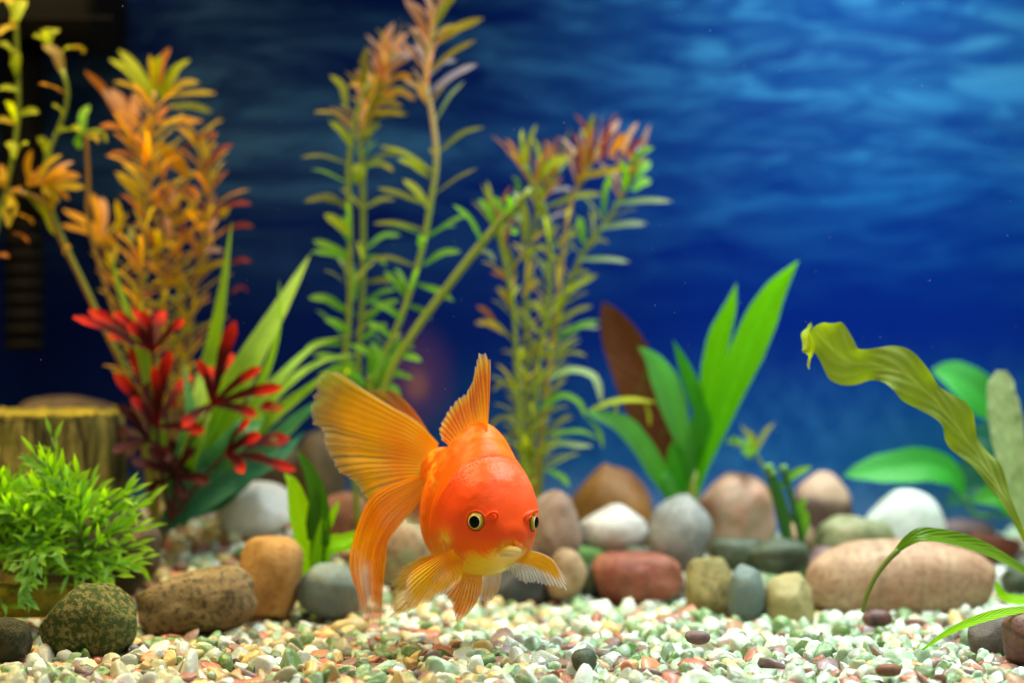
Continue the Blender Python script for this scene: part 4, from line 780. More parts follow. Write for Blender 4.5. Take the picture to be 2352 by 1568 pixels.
# ------------------------------------------------------------------ right: wavy leaf, broad leaves, arching leaves
LM('wavy_olive_leaf', (124, 142, 56), (136, 150, 60), rib=srgb(166, 176, 90), tr=.34, var=.25, rough=.6)
yk = .035
wk = thing('wavy_leaf_plant', P(2440, 1400, yk), 'single long wavy edged olive green leaf arching in from the side', 'water plant')
kp = [(2475, 1480), (2440, 1390), (2395, 1310), (2352, 1232), (2318, 1160), (2282, 1100), (2240, 1035), (2190, 970), (2135, 905), (2075, 858), (2010, 838), (1950, 828), (1900, 790), (1868, 752)]
def wprof(u): return np.interp(u, [0, .30, .38, .46, .52, .60, .68, .76, .83, .90, .96, 1], [.12, .14, .28, .62, .72, .95, .82, 1.0, .86, 1.05, .98, .62])
leaf(wk, [P(a_, b__, yk + .004 * math.sin(i_ * 1.3)) for i_, (a_, b__) in enumerate(kp)], 94 * PX(yk), L['wavy_olive_leaf'], wprof, face=(-.15, -1, .25), fold=.05, n=110, m=13, lobe=.24, ruffle=.4, freq=44, seed=2, roll=(0, .1, .0, -.3, .35, .1))
leaf(wk, [P(1862, 742, yk), P(1858, 775, yk - .006), P(1864, 810, yk - .009), P(1858, 848, yk - .004)], 34 * PX(yk), L['yellow_green_leaf'], strap, name='curled_tip', face=(-1, -.6, .4), fold=.5, n=24, m=7, ruffle=.3, freq=16)
yd = .19
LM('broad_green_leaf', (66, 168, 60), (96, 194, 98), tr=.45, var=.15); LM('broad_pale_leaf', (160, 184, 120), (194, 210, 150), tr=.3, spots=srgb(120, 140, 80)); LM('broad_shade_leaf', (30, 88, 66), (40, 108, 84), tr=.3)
an = thing('broad_leaf_plant', P(2330, 1200, yd), 'plant with broad oval green leaves in the back by the picture edge', 'water plant')
def oval(u): return np.interp(u, [0, .08, .25, .5, .75, .92, 1], [.06, .35, .85, 1, .8, .36, .02])
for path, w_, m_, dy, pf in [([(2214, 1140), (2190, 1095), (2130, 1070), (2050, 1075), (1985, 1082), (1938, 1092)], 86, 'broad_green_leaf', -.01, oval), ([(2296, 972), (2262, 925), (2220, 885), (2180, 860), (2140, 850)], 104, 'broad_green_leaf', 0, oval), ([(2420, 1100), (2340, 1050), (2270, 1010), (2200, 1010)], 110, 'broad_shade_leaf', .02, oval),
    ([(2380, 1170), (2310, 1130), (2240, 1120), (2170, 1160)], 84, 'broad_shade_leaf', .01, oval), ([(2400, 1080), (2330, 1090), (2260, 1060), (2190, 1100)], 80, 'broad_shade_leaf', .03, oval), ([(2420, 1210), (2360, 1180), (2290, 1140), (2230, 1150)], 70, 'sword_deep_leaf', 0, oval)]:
    leaf(an, [P(a_, b__, yd + dy) for a_, b__ in path], w_ * PX(yd), L[m_], pf, face=(.1, -1, .5), fold=.22, n=20, m=7, ruffle=.1, freq=9)
for p_ in ([(2214, 1140), (2240, 1180), (2300, 1182), (2380, 1200), (2400, 1330)], [(2296, 972), (2312, 1040), (2330, 1120), (2370, 1220), (2400, 1330)]): stem(an, p_, yd, 14, plain('leaf_stalk', srgb(70, 130, 50)), 12)
pl = thing('broad_leaf_plant', P(2390, 1260, .12), 'pale frosted green leaf standing upright at the picture edge', 'water plant')
leaf(pl, [P(a_, b__, .12) for a_, b__ in [(2425, 1370), (2400, 1260), (2350, 1150), (2322, 1040), (2308, 950), (2300, 900), (2300, 850)]], 78 * PX(.12), L['broad_pale_leaf'], lambda u: np.interp(u, [0, .2, .5, .8, .95, 1], [.2, .5, .85, 1, .75, .3]), face=(-.3, -1, .2), fold=.15, n=40, m=9, ruffle=.25, freq=60)
LM('arching_leaf', (96, 132, 30), (122, 158, 60), tr=.4, var=.2)
ya = .02
ar = thing('arching_leaf_plant', P(1982, 1402, ya), 'thin stalked green leaf arching over the big salmon stone', 'water plant')
tube('stem', [P(a_, b__, ya) for a_, b__ in [(1982, 1405), (1990, 1370), (2010, 1325), (2040, 1285), (2064, 1262)]], [5 * PX(ya), 7 * PX(ya)], plain('thin_stalk', srgb(112, 122, 34)), ar, 8, 24)
leaf(ar, [P(a_, b__, ya + dy) for a_, b__, dy in [(2060, 1264, 0), (2088, 1240, -.003), (2120, 1228, -.004), (2180, 1236, .0), (2250, 1256, .006), (2310, 1285, .01), (2380, 1330, .014), (2430, 1370, .016)]], 40 * PX(ya), L['arching_leaf'], lambda u: np.interp(u, [0, .15, .35, .6, .85, 1], [.3, .95, 1, .85, .4, .1]), face=(.1, -1, .7), fold=.25, n=40, m=7, ruffle=.12, freq=14)
a2 = thing('arching_leaf_plant', P(2122, 1488, -.012), 'narrow green blade slanting up from the gravel before the plum stone', 'water plant')
leaf(a2, [P(a_, b__, -.014) for a_, b__ in [(2118, 1492), (2160, 1462), (2210, 1436), (2270, 1415), (2330, 1402), (2400, 1396)]], 25 * PX(-.014), L['lime_blade'], lambda u: np.interp(u, [0, .3, .6, 1], [.15, .7, 1, .5]), face=(0, -1, .8), fold=.2, n=20)
a3 = thing('arching_leaf_plant', P(2290, 1345, .07), 'short bent lime green blade behind the end of the salmon stone', 'water plant')
leaf(a3, [P(a_, b__, .055) for a_, b__ in [(2288, 1335), (2300, 1365), (2330, 1376), (2400, 1378)]], 24 * PX(.055), L['lime_blade'], strap, face=(0, -1, .6), n=14)
# specks drifting in the water
sv, sf = [], []; n0 = 0
ico = chip_shape(3, 1, 1, 1)
for k in range(170):
    q = P(rr.uniform(0, 2352), rr.uniform(0, 1200), rr.uniform(.0, .1)); r_ = rr.uniform(.00005, .00011)
    sv.append(ico[0] * r_ + np.array(q)); sf += [tuple(i + n0 for i in f_) for f_ in ico[1]]; n0 += len(ico[0])
tag(mesh('drifting_specks', np.concatenate(sv), sf, plain('pale_speck', (.8, .85, .9, 1), .4), loc=(0, 0, 0)), 'tiny pale specks drifting in the blue water', 'specks', kind='stuff')
# ------------------------------------------------------------------ the goldfish
U = PX(0.0) * 0.4577                             # one sculpting unit in metres
def F(cx, cy, yu): return P(660 + cx * .4577, 746.5 + cy * .4577, 0) + Vector((0, yu * U, 0))
def FA(a): 
    a = np.asarray(a, float); px, py = 660 + a[..., 0] * .4577, 746.5 + a[..., 1] * .4577
    yw = a[..., 2] * U; return np.stack([(px - 1176) * K * (D0 + yw), yw, H - (py - 784) * K * (D0 + yw)], -1)
# stations from the nose to the root of the tail: s, middle (x, y down, depth), half width, up, down
ST = np.array([
 (0, 1122, 1084, -190, 2, 2, 2), (6, 1119, 1081, -185, 52, 46, 44), (18, 1114, 1075, -174, 84, 76, 70), (40, 1105, 1066, -154, 116, 110, 100), (70, 1093, 1054, -128, 150, 150, 134), (110, 1076, 1036, -90, 187, 196, 186),
 (160, 1056, 1016, -48, 213, 236, 238), (220, 1032, 992, 0, 232, 270, 284), (280, 1010, 968, 55, 242, 294, 314), (340, 987, 946, 105, 250, 308, 338), (410, 960, 917, 160, 262, 346, 356), (480, 935, 890, 215, 272, 384, 360),
 (550, 905, 864, 266, 264, 402, 344), (620, 870, 834, 322, 226, 384, 304), (700, 832, 797, 380, 168, 312, 236), (780, 794, 757, 432, 112, 205, 164), (840, 757, 726, 465, 84, 138, 120), (900, 722, 697, 495, 66, 98, 92), (930, 706, 683, 508, 40, 58, 54), (945, 700, 678, 514, 2, 2, 2)], float)
sI = np.concatenate([np.linspace(0, 40, 14), np.linspace(46, 400, 62), np.linspace(406, 945, 76)])
tpar = np.interp(sI, ST[:, 0], np.arange(len(ST)))
def catm(col):
    q = np.concatenate([[2 * col[0] - col[1]], col, [2 * col[-1] - col[-2]]]); i = np.minimum(tpar.astype(int), len(col) - 2); t = tpar - i
    a, b, c, d = q[i], q[i + 1], q[i + 2], q[i + 3]
    return .5 * (2 * b + (c - a) * t + (2 * a - 5 * b + 4 * c - d) * t ** 2 + (3 * b - a - 3 * c + d) * t ** 3)
CX, CY, CD, WW, HT, HB = [catm(ST[:, k]) for k in range(1, 7)]
cen = np.stack([CX, -CY, CD], 1)                 # x right, z up stored second, depth third
# frame: forward along the spine, left horizontal, up the rest (as x, up, depth)
fw = -nrm(np.gradient(cen, axis=0)); 
for _ in range(12): fw = nrm(np.vstack([fw[:1], (fw[:-2] + fw[1:-1] * 2 + fw[2:]), fw[-1:]]))
lf = nrm(np.stack([-fw[:, 2], np.zeros(len(fw)), fw[:, 0]], 1)); upv = nrm(np.cross(fw, lf)); upv *= np.sign(upv[:, 1:2])
lf *= np.sign(lf[:, :1])
NTH = 128; th = np.linspace(0, 2 * np.pi, NTH, endpoint=False)
ct, sn = np.cos(th), np.sin(th); e = 2.15
rad = 1 / (np.abs(ct) ** e + np.abs(sn) ** e) ** (1 / e)
lat = WW[:, None] * (ct * rad)[None]; ver = np.where(sn > 0, HT[:, None], HB[:, None]) * (sn * rad)[None]
lat = lat * (1 - .30 * (np.clip(sn, 0, 1) ** 1.4)[None] * (np.clip((sI - 360) / 90, 0, 1) * np.clip((900 - sI) / 150, 0, 1))[:, None])
ss = sI[:, None] * np.ones(NTH)[None]; sT, cT = sn[None] * np.ones_like(ss), ct[None] * np.ones_like(ss)
sm = lambda x, a, b: np.clip((x - a) / (b - a), 0, 1) ** 2 * (3 - 2 * np.clip((x - a) / (b - a), 0, 1))
# hood of the head, cheeks and the edge of the gill cover
edge = 352 + 22 * np.cos(th * 2)[None] - 20 * np.clip(-sT, 0, 1)
hood = 6 * sm(ss, 60, 180) * (1 - sm(ss, edge - 16, edge + 16)) * sm(sT, -.1, .35)
gill = 9 * sm(ss, 120, 260) * (1 - sm(ss, 392, 408)) * (1 - sm(sT, .1, .5)) * sm(sT, -.98, -.6)
cheek = 10 * np.exp(-((ss - 120) / 70) ** 2) * np.exp(-((sT + .45) / .3) ** 2)
throat = -7 * np.exp(-((ss - 120 - 60 * np.abs(cT)) / 16) ** 2) * (1 - sm(sT, -.75, -.45))
bump_ = hood + gill + cheek + throat
nz = np.array([[mnoise.noise(Vector((cen[i, 0] + lat[i, j], ver[i, j] + cen[i, 1], sI[i])) * .022) for j in range(NTH)] for i in range(len(sI))])
bump_ += 2.2 * nz * sm(ss, 30, 120) * (1 - sm(ss, 345, 365)) * sm(sT, .15, .6)
ln = np.sqrt(lat ** 2 + ver ** 2) + 1e-6; lat, ver = lat * (1 + bump_ / (ln + 8)), ver * (1 + bump_ / (ln + 8))
B = cen[:, None] + lat[..., None] * lf[:, None] + ver[..., None] * upv[:, None]
Bc = np.stack([B[..., 0], -B[..., 1], B[..., 2]], -1)                   # back to sculpting (cx, cy, depth)
flat = Bc.reshape(-1, 3)
def surf(cx, cy):
    d = np.hypot(flat[:, 0] - cx, flat[:, 1] - cy); q = flat[d < 11]
    return float(q[:, 2].min()) if len(q) else float(flat[d.argmin(), 2])
def surf_n(cx, cy):
    h = 14; z = surf(cx, cy); dx = (surf(cx + h, cy) - surf(cx - h, cy)) / (2 * h); dy = (surf(cx, cy + h) - surf(cx, cy - h)) / (2 * h)
    n = np.array([dx, -1.0, -dy]); return n / np.linalg.norm(n)           # (world x, depth, up), facing the viewer
nose = F(1032, 992, 0)
fish = thing('goldfish', nose, 'orange goldfish with flowing double tail swimming towards the viewer', 'goldfish')
# body, lips, nostril flaps and eyelid rims grown together into one skin
pieces = [(FA(Bc).reshape(-1, 3), grid_faces(len(sI), NTH, True))]
def add_tube(pts, r, n=10, steps=24):
    p = crs(np.array(pts, float), steps); rr_ = np.interp(np.linspace(0, 1, steps), np.linspace(0, 1, len(r)), r) * U
    v, f, _ = tube_geo(FA(p), rr_, n); pieces.append((v, f))
def on(pts, off): return [(a, b, surf(a, b) + off) for a, b in pts]
UL = [(1024, 1148), (1050, 1112), (1076, 1094), (1108, 1085), (1140, 1088), (1166, 1100), (1180, 1128)]
LLp = [(1052, 1142), (1082, 1130), (1116, 1124), (1148, 1128), (1172, 1140)]
ofs = lambda pts, o_: [(p[0], p[1], surf(p[0], p[1]) + q_) for p, q_ in zip(pts, o_)]
add_tube(ofs(UL, [16, 6, -3, -8, -8, 0, 24]), [6, 13, 18, 20, 18, 14, 6]); add_tube(ofs(LLp, [10, -2, -8, -6, 8]), [6, 17, 23, 21, 8])
add_tube(on([(1070, 1152), (1105, 1150), (1150, 1148)], -2), [10, 20, 10])
add_tube([(1000, 962, surf(1000, 962)), (1016, 944, surf(1016, 944) - 8), (1038, 936, surf(1038, 936) - 14), (1054, 944, surf(1054, 944) - 16), (1056, 962, surf(1056, 962) - 12), (1046, 976, surf(1046, 976) - 4)], [4, 7, 8, 8, 7, 4])
add_tube([(1002, 968, surf(1002, 968)), (1022, 962, surf(1022, 962) - 6), (1042, 956, surf(1042, 956) - 8)], [5, 8, 6])
add_tube([(1190, 968, surf(1190, 968)), (1205, 948, surf(1205, 948) - 8), (1228, 938, surf(1228, 938) - 4), (1250, 930, surf(1232, 936) - 2), (1257, 940, surf(1232, 940) + 2)], [5, 9, 11, 11, 6])
add_tube([(1196, 985, surf(1196, 985)), (1210, 965, surf(1210, 965) - 4), (1228, 955, surf(1226, 955) - 2)], [5, 9, 7])
EYES = [((944, 984), 50), ((1236, 988), 48)]
eyes = []
for (ex, ey), er in EYES:
    z = surf(ex, ey) if ex < 1100 else surf(1226, ey) + 26
    n = surf_n(ex, ey) if ex < 1100 else np.array([.93, -.42, -.02])
    if ex < 1100: n = nrm(n * np.array([1.0, 1, .55]) + np.array([.02, 0, 0]))
    c = np.array(FA([ex, ey, z])) - n * er * U * .50; eyes.append((c, n, er * U))
    t1 = nrm(np.cross(n, [0, 0, 1.0])); t2 = np.cross(n, t1); a = np.linspace(0, 2 * np.pi, 36)
    ring = c + n * er * U * .36 + er * U * 1.02 * (np.cos(a)[:, None] * t1 + np.sin(a)[:, None] * t2)
    v, f, _ = tube_geo(ring, 4.5 * U, 8, False); pieces.append((v, f))
bm_v = np.concatenate([p[0] for p in pieces]); off = 0; bm_f = []
for v, f in pieces: bm_f += [tuple(i + off for i in q) for q in f]; off += len(v)
raw = mesh('body', bm_v, bm_f, None, None, nose)
md = raw.modifiers.new('r', 'REMESH'); md.mode = 'VOXEL'; md.voxel_size = 2.9 * U
md2 = raw.modifiers.new('s', 'SMOOTH'); md2.iterations = 9; md2.factor = .5
dg = bpy.context.evaluated_depsgraph_get(); me = bpy.data.meshes.new_from_object(raw.evaluated_get(dg)); bpy.data.objects.remove(raw)
nv = len(me.vertices); co = np.empty(nv * 3); me.vertices.foreach_get('co', co); co = co.reshape(-1, 3) + np.array(nose)
# pigment: red hood, orange flanks, golden belly and throat, pale lower lip
dd_ = K * (D0 + co[:, 1]); X = (co[:, 0] / dd_ + 1176 - 660) / .4577; Y = ((H - co[:, 2]) / dd_ + 784 - 746.5) / .4577; Dp = co[:, 1] / U
rel = np.stack([X, -Y, Dp], 1)
k_ = np.argmin(((rel[:, None, ::1] - cen[None, ::4]) ** 2).sum(-1), 1) * 4
along = sI[k_]; vrel = ((rel - cen[k_]) * upv[k_]).sum(1) / np.maximum(HT[k_], 30); lrel = ((rel - cen[k_]) * lf[k_]).sum(1) / np.maximum(WW[k_], 30)
lin = lambda c: np.array(srgb(*c)[:3])
def lerp(a, b, f): return a + (b - a) * np.clip(f, 0, 1)[:, None]
nzv = np.array([mnoise.noise(Vector(q) * .012) for q in rel]); nz2 = np.array([mnoise.noise(Vector(q) * .035 + Vector((5, 1, 2))) for q in rel])
c = np.tile(lin((255, 102, 6)), (nv, 1))
c = lerp(c, lin((248, 116, 10)), sm(nzv, -.1, .6) * .7)
c = lerp(c, lin((255, 82, 28)), sm(390 - along, 0, 60) * sm(vrel, -.35, .1) * .9)
c = lerp(c, lin((244, 146, 18)), sm(along, 370, 520) * sm(-vrel, -.05, .8) * .8)
gold = sm(-vrel + .16 * nzv, .46, .92)
gold = np.maximum(gold * (1 - .35 * sm(along, 420, 560)), .0)
c = lerp(c, lin((244, 200, 36)), gold)
c = lerp(c, lin((226, 196, 60)), gold * sm(along, 60, 160) * (1 - sm(along, 240, 330)) * .6)
c = lerp(c, lin((244, 206, 60)), np.exp(-(((X - 790) / 30) ** 2 + ((Y - 1085) / 55) ** 2)) * .8 * (1 + nz2))
c = lerp(c, lin((248, 190, 30)), np.exp(-(((X - 722) / 26) ** 2 + ((Y - 710) / 90) ** 2)) * sm(nz2, -.1, .3))
c = lerp(c, lin((240, 132, 30)), np.exp(-((Y - np.interp(X, [1036, 1076, 1108, 1140, 1182], [1138, 1094, 1086, 1090, 1124])) / 19) ** 2) * sm(X, 1022, 1060) * sm(1196 - X, 0, 30) * (Dp < 20) * .95)
lipw = np.exp(-(((X - 1128) / 68) ** 2 + ((Y - (1148 - .16 * (X - 1125))) / 30) ** 2) ** 1.5) * (Dp < 0)
c = lerp(c, lin((240, 206, 150)), lipw * .95)
c = lerp(c, lin((242, 110, 80)), np.exp(-(((X - 1195) / 45) ** 2 + ((Y - 800) / 120) ** 2)) * .35)
me.name = 'body'
ca = me.color_attributes.new('Col', 'FLOAT_COLOR', 'POINT')
ca.data.foreach_set('color', np.concatenate([c, (along / 945)[:, None]], 1).ravel())
me.polygons.foreach_set('use_smooth', [True] * len(me.polygons))
def skin_mat():
    t = NT('goldfish_skin'); a = t.attr(); o = t.tex('Object')
    col = a.outputs['Color']; s_ = a.outputs['Alpha']
    sc = t.vor(t.mapping(o, (330, 330, 330)), 1.0, 'SMOOTH_F1'); wq = t.n('ShaderNodeVectorMath', operation='MULTIPLY_ADD'); t.put(wq.inputs[0], t.noise(o, 260, 2, out=1)); wq.inputs[1].default_value = (.0035, .0035, .0035); t.put(wq.inputs[2], o); wen = t.vor(wq.outputs[0], 560, 'DISTANCE_TO_EDGE'); n = t.noise(o, 300, 4, .6); fine = t.noise(o, 1500, 2)
    head = t.rng(s_, .41, .36); scales = t.math('MULTIPLY', sc, t.rng(s_, .42, .5))
    col2 = t.mix(t.math('MULTIPLY', t.rng(scales, .25, .6), .22), col, srgb(255, 176, 70)); h = t.math('ADD', t.math('MULTIPLY', scales, .9), t.math('MULTIPLY', n, .5)); h = t.math('ADD', h, t.math('MULTIPLY', fine, .2))
    # raised pale network on the hood
    z = t.sep(o)[2]; net = t.math('MULTIPLY', t.math('MULTIPLY', t.rng(wen, .16, .0), t.rng(z, .009, .017)), head)
    wn = t.math('MULTIPLY', net, t.rng(t.noise(o, 170, 3), .40, .62))
    col2 = t.mix(t.math('MULTIPLY', wn, .2), col2, srgb(255, 190, 150))
    col2 = t.mix(t.math('MULTIPLY', t.rng(n, .45, .75), .25), col2, t.mix(1, col, (1.25, 1.2, 1.0, 1), 'MULTIPLY'))
    h = t.math('ADD', h, t.math('MULTIPLY', wn, .18))
    return t.done(t.bsdf(col2, .42, t.bump(h, .3, .0009), .16, sss=.2, sss_r=(1, .45, .12), sss_s=.002))
me.materials.append(skin_mat())
body = link(bpy.data.objects.new('body', me), fish, nose)
# eyes
def eye_mat():
    t = NT('golden_iris'); u = t.sep(t.tex('UV'))[0]; n = t.noise(t.tex('Object'), 1400, 3)
    c = t.ramp(t.math('ADD', u, t.math('MULTIPLY', t.math('SUBTRACT', n, .5), .05)), [(0, srgb(230, 224, 180)), (.42, srgb(236, 230, 180)), (.45, srgb(196, 164, 40)), (.56, srgb(166, 124, 16)), (.68, srgb(104, 76, 12)), (.78, srgb(92, 60, 12)), (1, srgb(180, 80, 20))])
    return t.done(t.bsdf(c, .3, t.bump(n, .2, .0004), .12))
m_iris = eye_mat(); m_pup = NT('black_pupil'); m_pup = m_pup.done(m_pup.bsdf((.003, .003, .004, 1), .3, spec=.08))
tt = NT('clear_cornea'); gl = tt.n('ShaderNodeBsdfGlossy'); gl.inputs['Roughness'].default_value = .06; tr_ = tt.n('ShaderNodeBsdfTransparent'); lw = tt.n('ShaderNodeLayerWeight'); lw.inputs[0].default_value = .12
m_corn = tt.done(tt.mixs(tt.math('MULTIPLY', lw.outputs['Fresnel'], .3), tr_.outputs[0], gl.outputs[0]))
def cap_geo(c, n, r, a0, a1, squash=1.0, rings=20, seg=40, oval=(1, 1), up=np.array([0, 0, 1.0])):
    t1 = nrm(np.cross(n, up)); t2 = np.cross(t1, n); v, uv = [], []
    for al in np.linspace(a0, a1, rings):
        for b in np.linspace(0, 2 * np.pi, seg, endpoint=False):
            q = n * math.cos(al) + math.sin(al) * (math.cos(b) * t1 * oval[0] + math.sin(b) * t2 * oval[1]); q = q / np.linalg.norm(q); v.append(c + r * (q + (squash - 1) * n * math.cos(al))); uv.append((al / (math.pi / 2) , b / 6.284))
    return np.array(v), grid_faces(rings, seg, True), np.array(uv)
for (c_e, n_e, r_e) in eyes:
    v, f, uv = cap_geo(c_e, n_e, r_e, 0.001, math.pi * .93); ey = mesh('eye', v, f, m_iris, fish, c_e, uv=uv)
    v, f, uv = cap_geo(c_e, n_e, r_e * 1.012, 0.001, .62, oval=(.92, 1.06)); mesh('pupil', v, f, m_pup, ey, c_e)
    v, f, uv = cap_geo(c_e, n_e, r_e * 1.05, 0.001, math.pi * .5, squash=1.05); mesh('cornea', v, f, m_corn, ey, c_e)
# fins
def fin_mat(name, rays, dark=0.5, streak=None):
    t = NT(name); a = t.attr(); uv = t.sep(t.tex('UV')); col, al = a.outputs['Color'], a.outputs['Alpha']
    wob = t.noise(t.tex('Object'), 60, 3)
    v = t.math('ADD', t.math('MULTIPLY', uv[1], rays), t.math('MULTIPLY', wob, .6))
    w1 = t.math('SINE', t.math('MULTIPLY', v, 6.283)); w2 = t.math('SINE', t.math('MULTIPLY', v, 6.283 * 2.7))
    n = t.noise(t.mapping(t.tex('UV'), (3, rays * 1.6, 1)), 1.0, 4, .6)
    st_ = t.math('ADD', t.math('MULTIPLY', t.rng(w1, -.3, 1), .6), t.math('MULTIPLY', t.rng(w2, 0, 1), .25)); st_ = t.math('MULTIPLY', st_, t.math('ADD', .4, t.math('MULTIPLY', n, 1.1)))
    c2 = t.mix(t.math('MULTIPLY', st_, dark), col, t.mix(1, col, (.90, .66, .5, 1), 'MULTIPLY'))
    c2 = t.mix(t.math('MULTIPLY', t.rng(n, .55, .8), .35), c2, t.mix(.5, col, (1, .62, .12, 1)))
    al2 = t.math('MULTIPLY', al, t.math('ADD', 1 - .25 * dark, t.math('MULTIPLY', st_, .9 * dark)), clamp=True)
    nor = t.bump(t.math('ADD', w1, t.math('MULTIPLY', n, .8)), .2, .0005)
    sh = t.mixs(.42, t.bsdf(c2, .5, nor, .15), t.transl(c2)); tp = t.n('ShaderNodeBsdfTransparent').outputs[0]
    return t.done(t.mixs(al2, tp, sh))
def fin(name, rays, colf, nrays, na=140, nl=44, pleat=5, ripple=10, jag=.05, seed=0, dark=.5, label=None, gap=0.0, gv=(0, 1), gu=(.2, .5), gcol=(150, 140, 40)):
    r = np.random.default_rng(seed); R = len(rays)
    pl_ = np.stack([crs(np.array([(*p, ) for p in ray], float), nl) for ray in rays])          # R x nl x 3
    G = np.stack([crs(pl_[:, j], na) for j in range(nl)], 1)                                    # na x nl x 3
    v = np.linspace(0, 1, na); u = np.linspace(0, 1, nl)
    k = np.interp(v * nrays * 1.7, np.arange(int(nrays * 1.7) + 2), r.uniform(-1, 1, int(nrays * 1.7) + 2))
    tooth = 1 - jag * (.5 + .5 * k) - jag * .6 * np.abs(np.sin(v * nrays * math.pi))
    for i in range(na):
        uu = u * tooth[i]
        G[i] = np.stack([np.interp(uu, u, G[i, :, c_]) for c_ in range(3)], 1)
    uu = u[None] * np.ones(na)[:, None]; vv = v[:, None] * np.ones(nl)[None]
    G[..., 2] += pleat * np.sin(vv * nrays * 2 * math.pi) * np.minimum(1, uu * 2.5) + ripple * uu * np.sin(vv * 9 + uu * 4 + seed)
    col = np.empty((na, nl, 4)); base = colf(uu, vv, G)
    col[...] = base
    if gap:
        wv_ = vv * nrays + .25 * np.sin(vv * 23 + seed); g = np.clip(1 - np.abs(wv_ - np.round(wv_)) / .20, 0, 1) ** 1.2
        g = g * r.uniform(.35, 1, nrays + 3)[np.clip(np.round(wv_).astype(int), 0, nrays + 2)] * sm(uu, *gu) * sm(vv, gv[0], gv[0] + .1) * sm(gv[1] - vv, 0, .05)
        col[..., 3] *= 1 - gap * g; col[..., :3] += (lin(gcol) - col[..., :3]) * (.8 * g)[..., None]
    m = fin_mats.setdefault((nrays, dark), fin_mat('fin_membrane', nrays, dark))
    uv = np.stack([uu, vv], -1).reshape(-1, 2)
    o = mesh(name, FA(G).reshape(-1, 3), grid_faces(na, nl), m, fish, FA(G[na // 2, 0]), uv=uv, col=col.reshape(-1, 4))
    if label: o['label'] = label
    return o
fin_mats = {}
OR, DOR, GO, YE, PA, OL, RD = [lin(q) for q in ((255, 176, 16), (255, 152, 8), (255, 204, 40), (250, 210, 78), (250, 228, 210), (196, 182, 36), (240, 104, 12))]
def blend(stops, f):
    f = np.asarray(f); x = [s_[0] for s_ in stops]
    return np.stack([np.interp(f, x, [s_[1][k] for s_ in stops]) for k in range(3)], -1)
def rgba(c, a): return np.concatenate([c, np.asarray(a)[..., None]], -1)
D = lambda pts, d0, d1: [(p[0], p[1], d0 + (d1 - d0) * i / (len(pts) - 1)) for i, p in enumerate(pts)]
def c_tail(uu, vv, G):
    c = blend([(0, GO), (.06, OR), (.25, DOR), (.45, OR), (.68, OR), (.86, lin((214, 158, 26))), (1, lin((190, 172, 70)))], uu + .22 * (.35 - vv))
    c = c + (GO - c) * (sm(vv, .1, .0) * .7 + .5 * np.exp(-((uu - .22) / .08) ** 2) * sm(.5 - vv, 0, .3))[..., None]
    c = c + (lin((252, 214, 170)) - c) * (np.clip(sm(.03 - vv, 0, .02) * sm(uu, .1, .3) + sm(uu, .955, 1), 0, 1) * .8)[..., None]
    a = np.interp(uu - .08 * vv, [0, .45, .66, .80, .92, 1], [.98, .96, .90, .80, .68, .52]); a = np.where(vv < .05, np.maximum(a, .85), a)
    a = a - .3 * sm(uu, .95, 1.0)
    return rgba(c, np.clip(a, .06, 1))
up_rays = [D([(760, 592), (650, 480), (530, 410), (400, 330), (300, 262), (228, 223)], 478, 380), D([(752, 606), (600, 480), (440, 382), (300, 300), (190, 226)], 476, 370), D([(745, 625), (560, 505), (400, 420), (260, 340), (150, 236)], 474, 360), D([(738, 645), (540, 540), (370, 460), (230, 400), (118, 340)], 472, 350),
           D([(732, 662), (520, 575), (340, 505), (210, 470), (106, 478)], 470, 350), D([(728, 680), (510, 610), (350, 560), (240, 530), (168, 540)], 468, 360), D([(724, 696), (510, 645), (360, 605), (260, 590), (176, 598)], 467, 350), D([(720, 712), (520, 680), (380, 655), (290, 650), (206, 660)], 465, 365), D([(716, 728), (530, 715), (410, 705), (330, 716), (250, 742)], 464, 355),
           D([(712, 744), (550, 755), (450, 765), (380, 780), (330, 792)], 462, 365), D([(708, 758), (570, 795), (490, 825), (440, 850), (398, 880)], 460, 375)]
fin('tail_fin', up_rays, c_tail, 17, 190, 56, 1.0, 14, .03, 1, .2, 'upper tail lobe, orange fading to clear olive at its end', gap=.5, gv=(.38, 1), gu=(.2, .55))
def c_low(uu, vv, G):
    c = blend([(0, GO), (.08, OR), (.4, DOR), (.6, OR), (1, lin((240, 160, 60)))], uu)
    pale = np.exp(-((vv - .42 - .05 * uu) / .17) ** 2) * sm(uu, .60, .74); pale = np.maximum(pale, sm(uu, .80, 1.0) * .8)
    c = c + (PA - c) * np.clip(pale, 0, .92)[..., None]
    c = c + (DOR - c) * (np.exp(-((vv - .78) / .09) ** 2) * sm(uu, .3, .6) * (1 - sm(uu, .9, 1)) * .7)[..., None]
    a = np.interp(uu, [0, .6, .85, .95, 1], [.98, .97, .92, .7, .3]); return rgba(c, np.clip(a - .2 * pale, .1, 1))
low_rays = [D([(716, 728), (600, 768), (490, 812), (412, 870), (362, 970), (328, 1080), (309, 1180), (322, 1265), (350, 1345), (370, 1500)], 455, 300), D([(714, 742), (595, 800), (485, 868), (412, 960), (365, 1070), (350, 1160), (352, 1260), (372, 1380), (390, 1520)], 457, 240), D([(711, 760), (600, 840), (500, 935), (430, 1050), (392, 1170), (398, 1290), (410, 1400), (418, 1528)], 460, 330),
            D([(708, 782), (612, 880), (515, 990), (450, 1090), (425, 1190), (428, 1300), (436, 1410), (442, 1532)], 462, 250), D([(704, 800), (625, 900), (540, 1000), (478, 1095), (455, 1190), (455, 1300), (458, 1420), (462, 1540)], 464, 340), D([(702, 815), (640, 915), (560, 1008), (505, 1085), (494, 1180), (482, 1300), (474, 1420), (470, 1535)], 466, 290)]
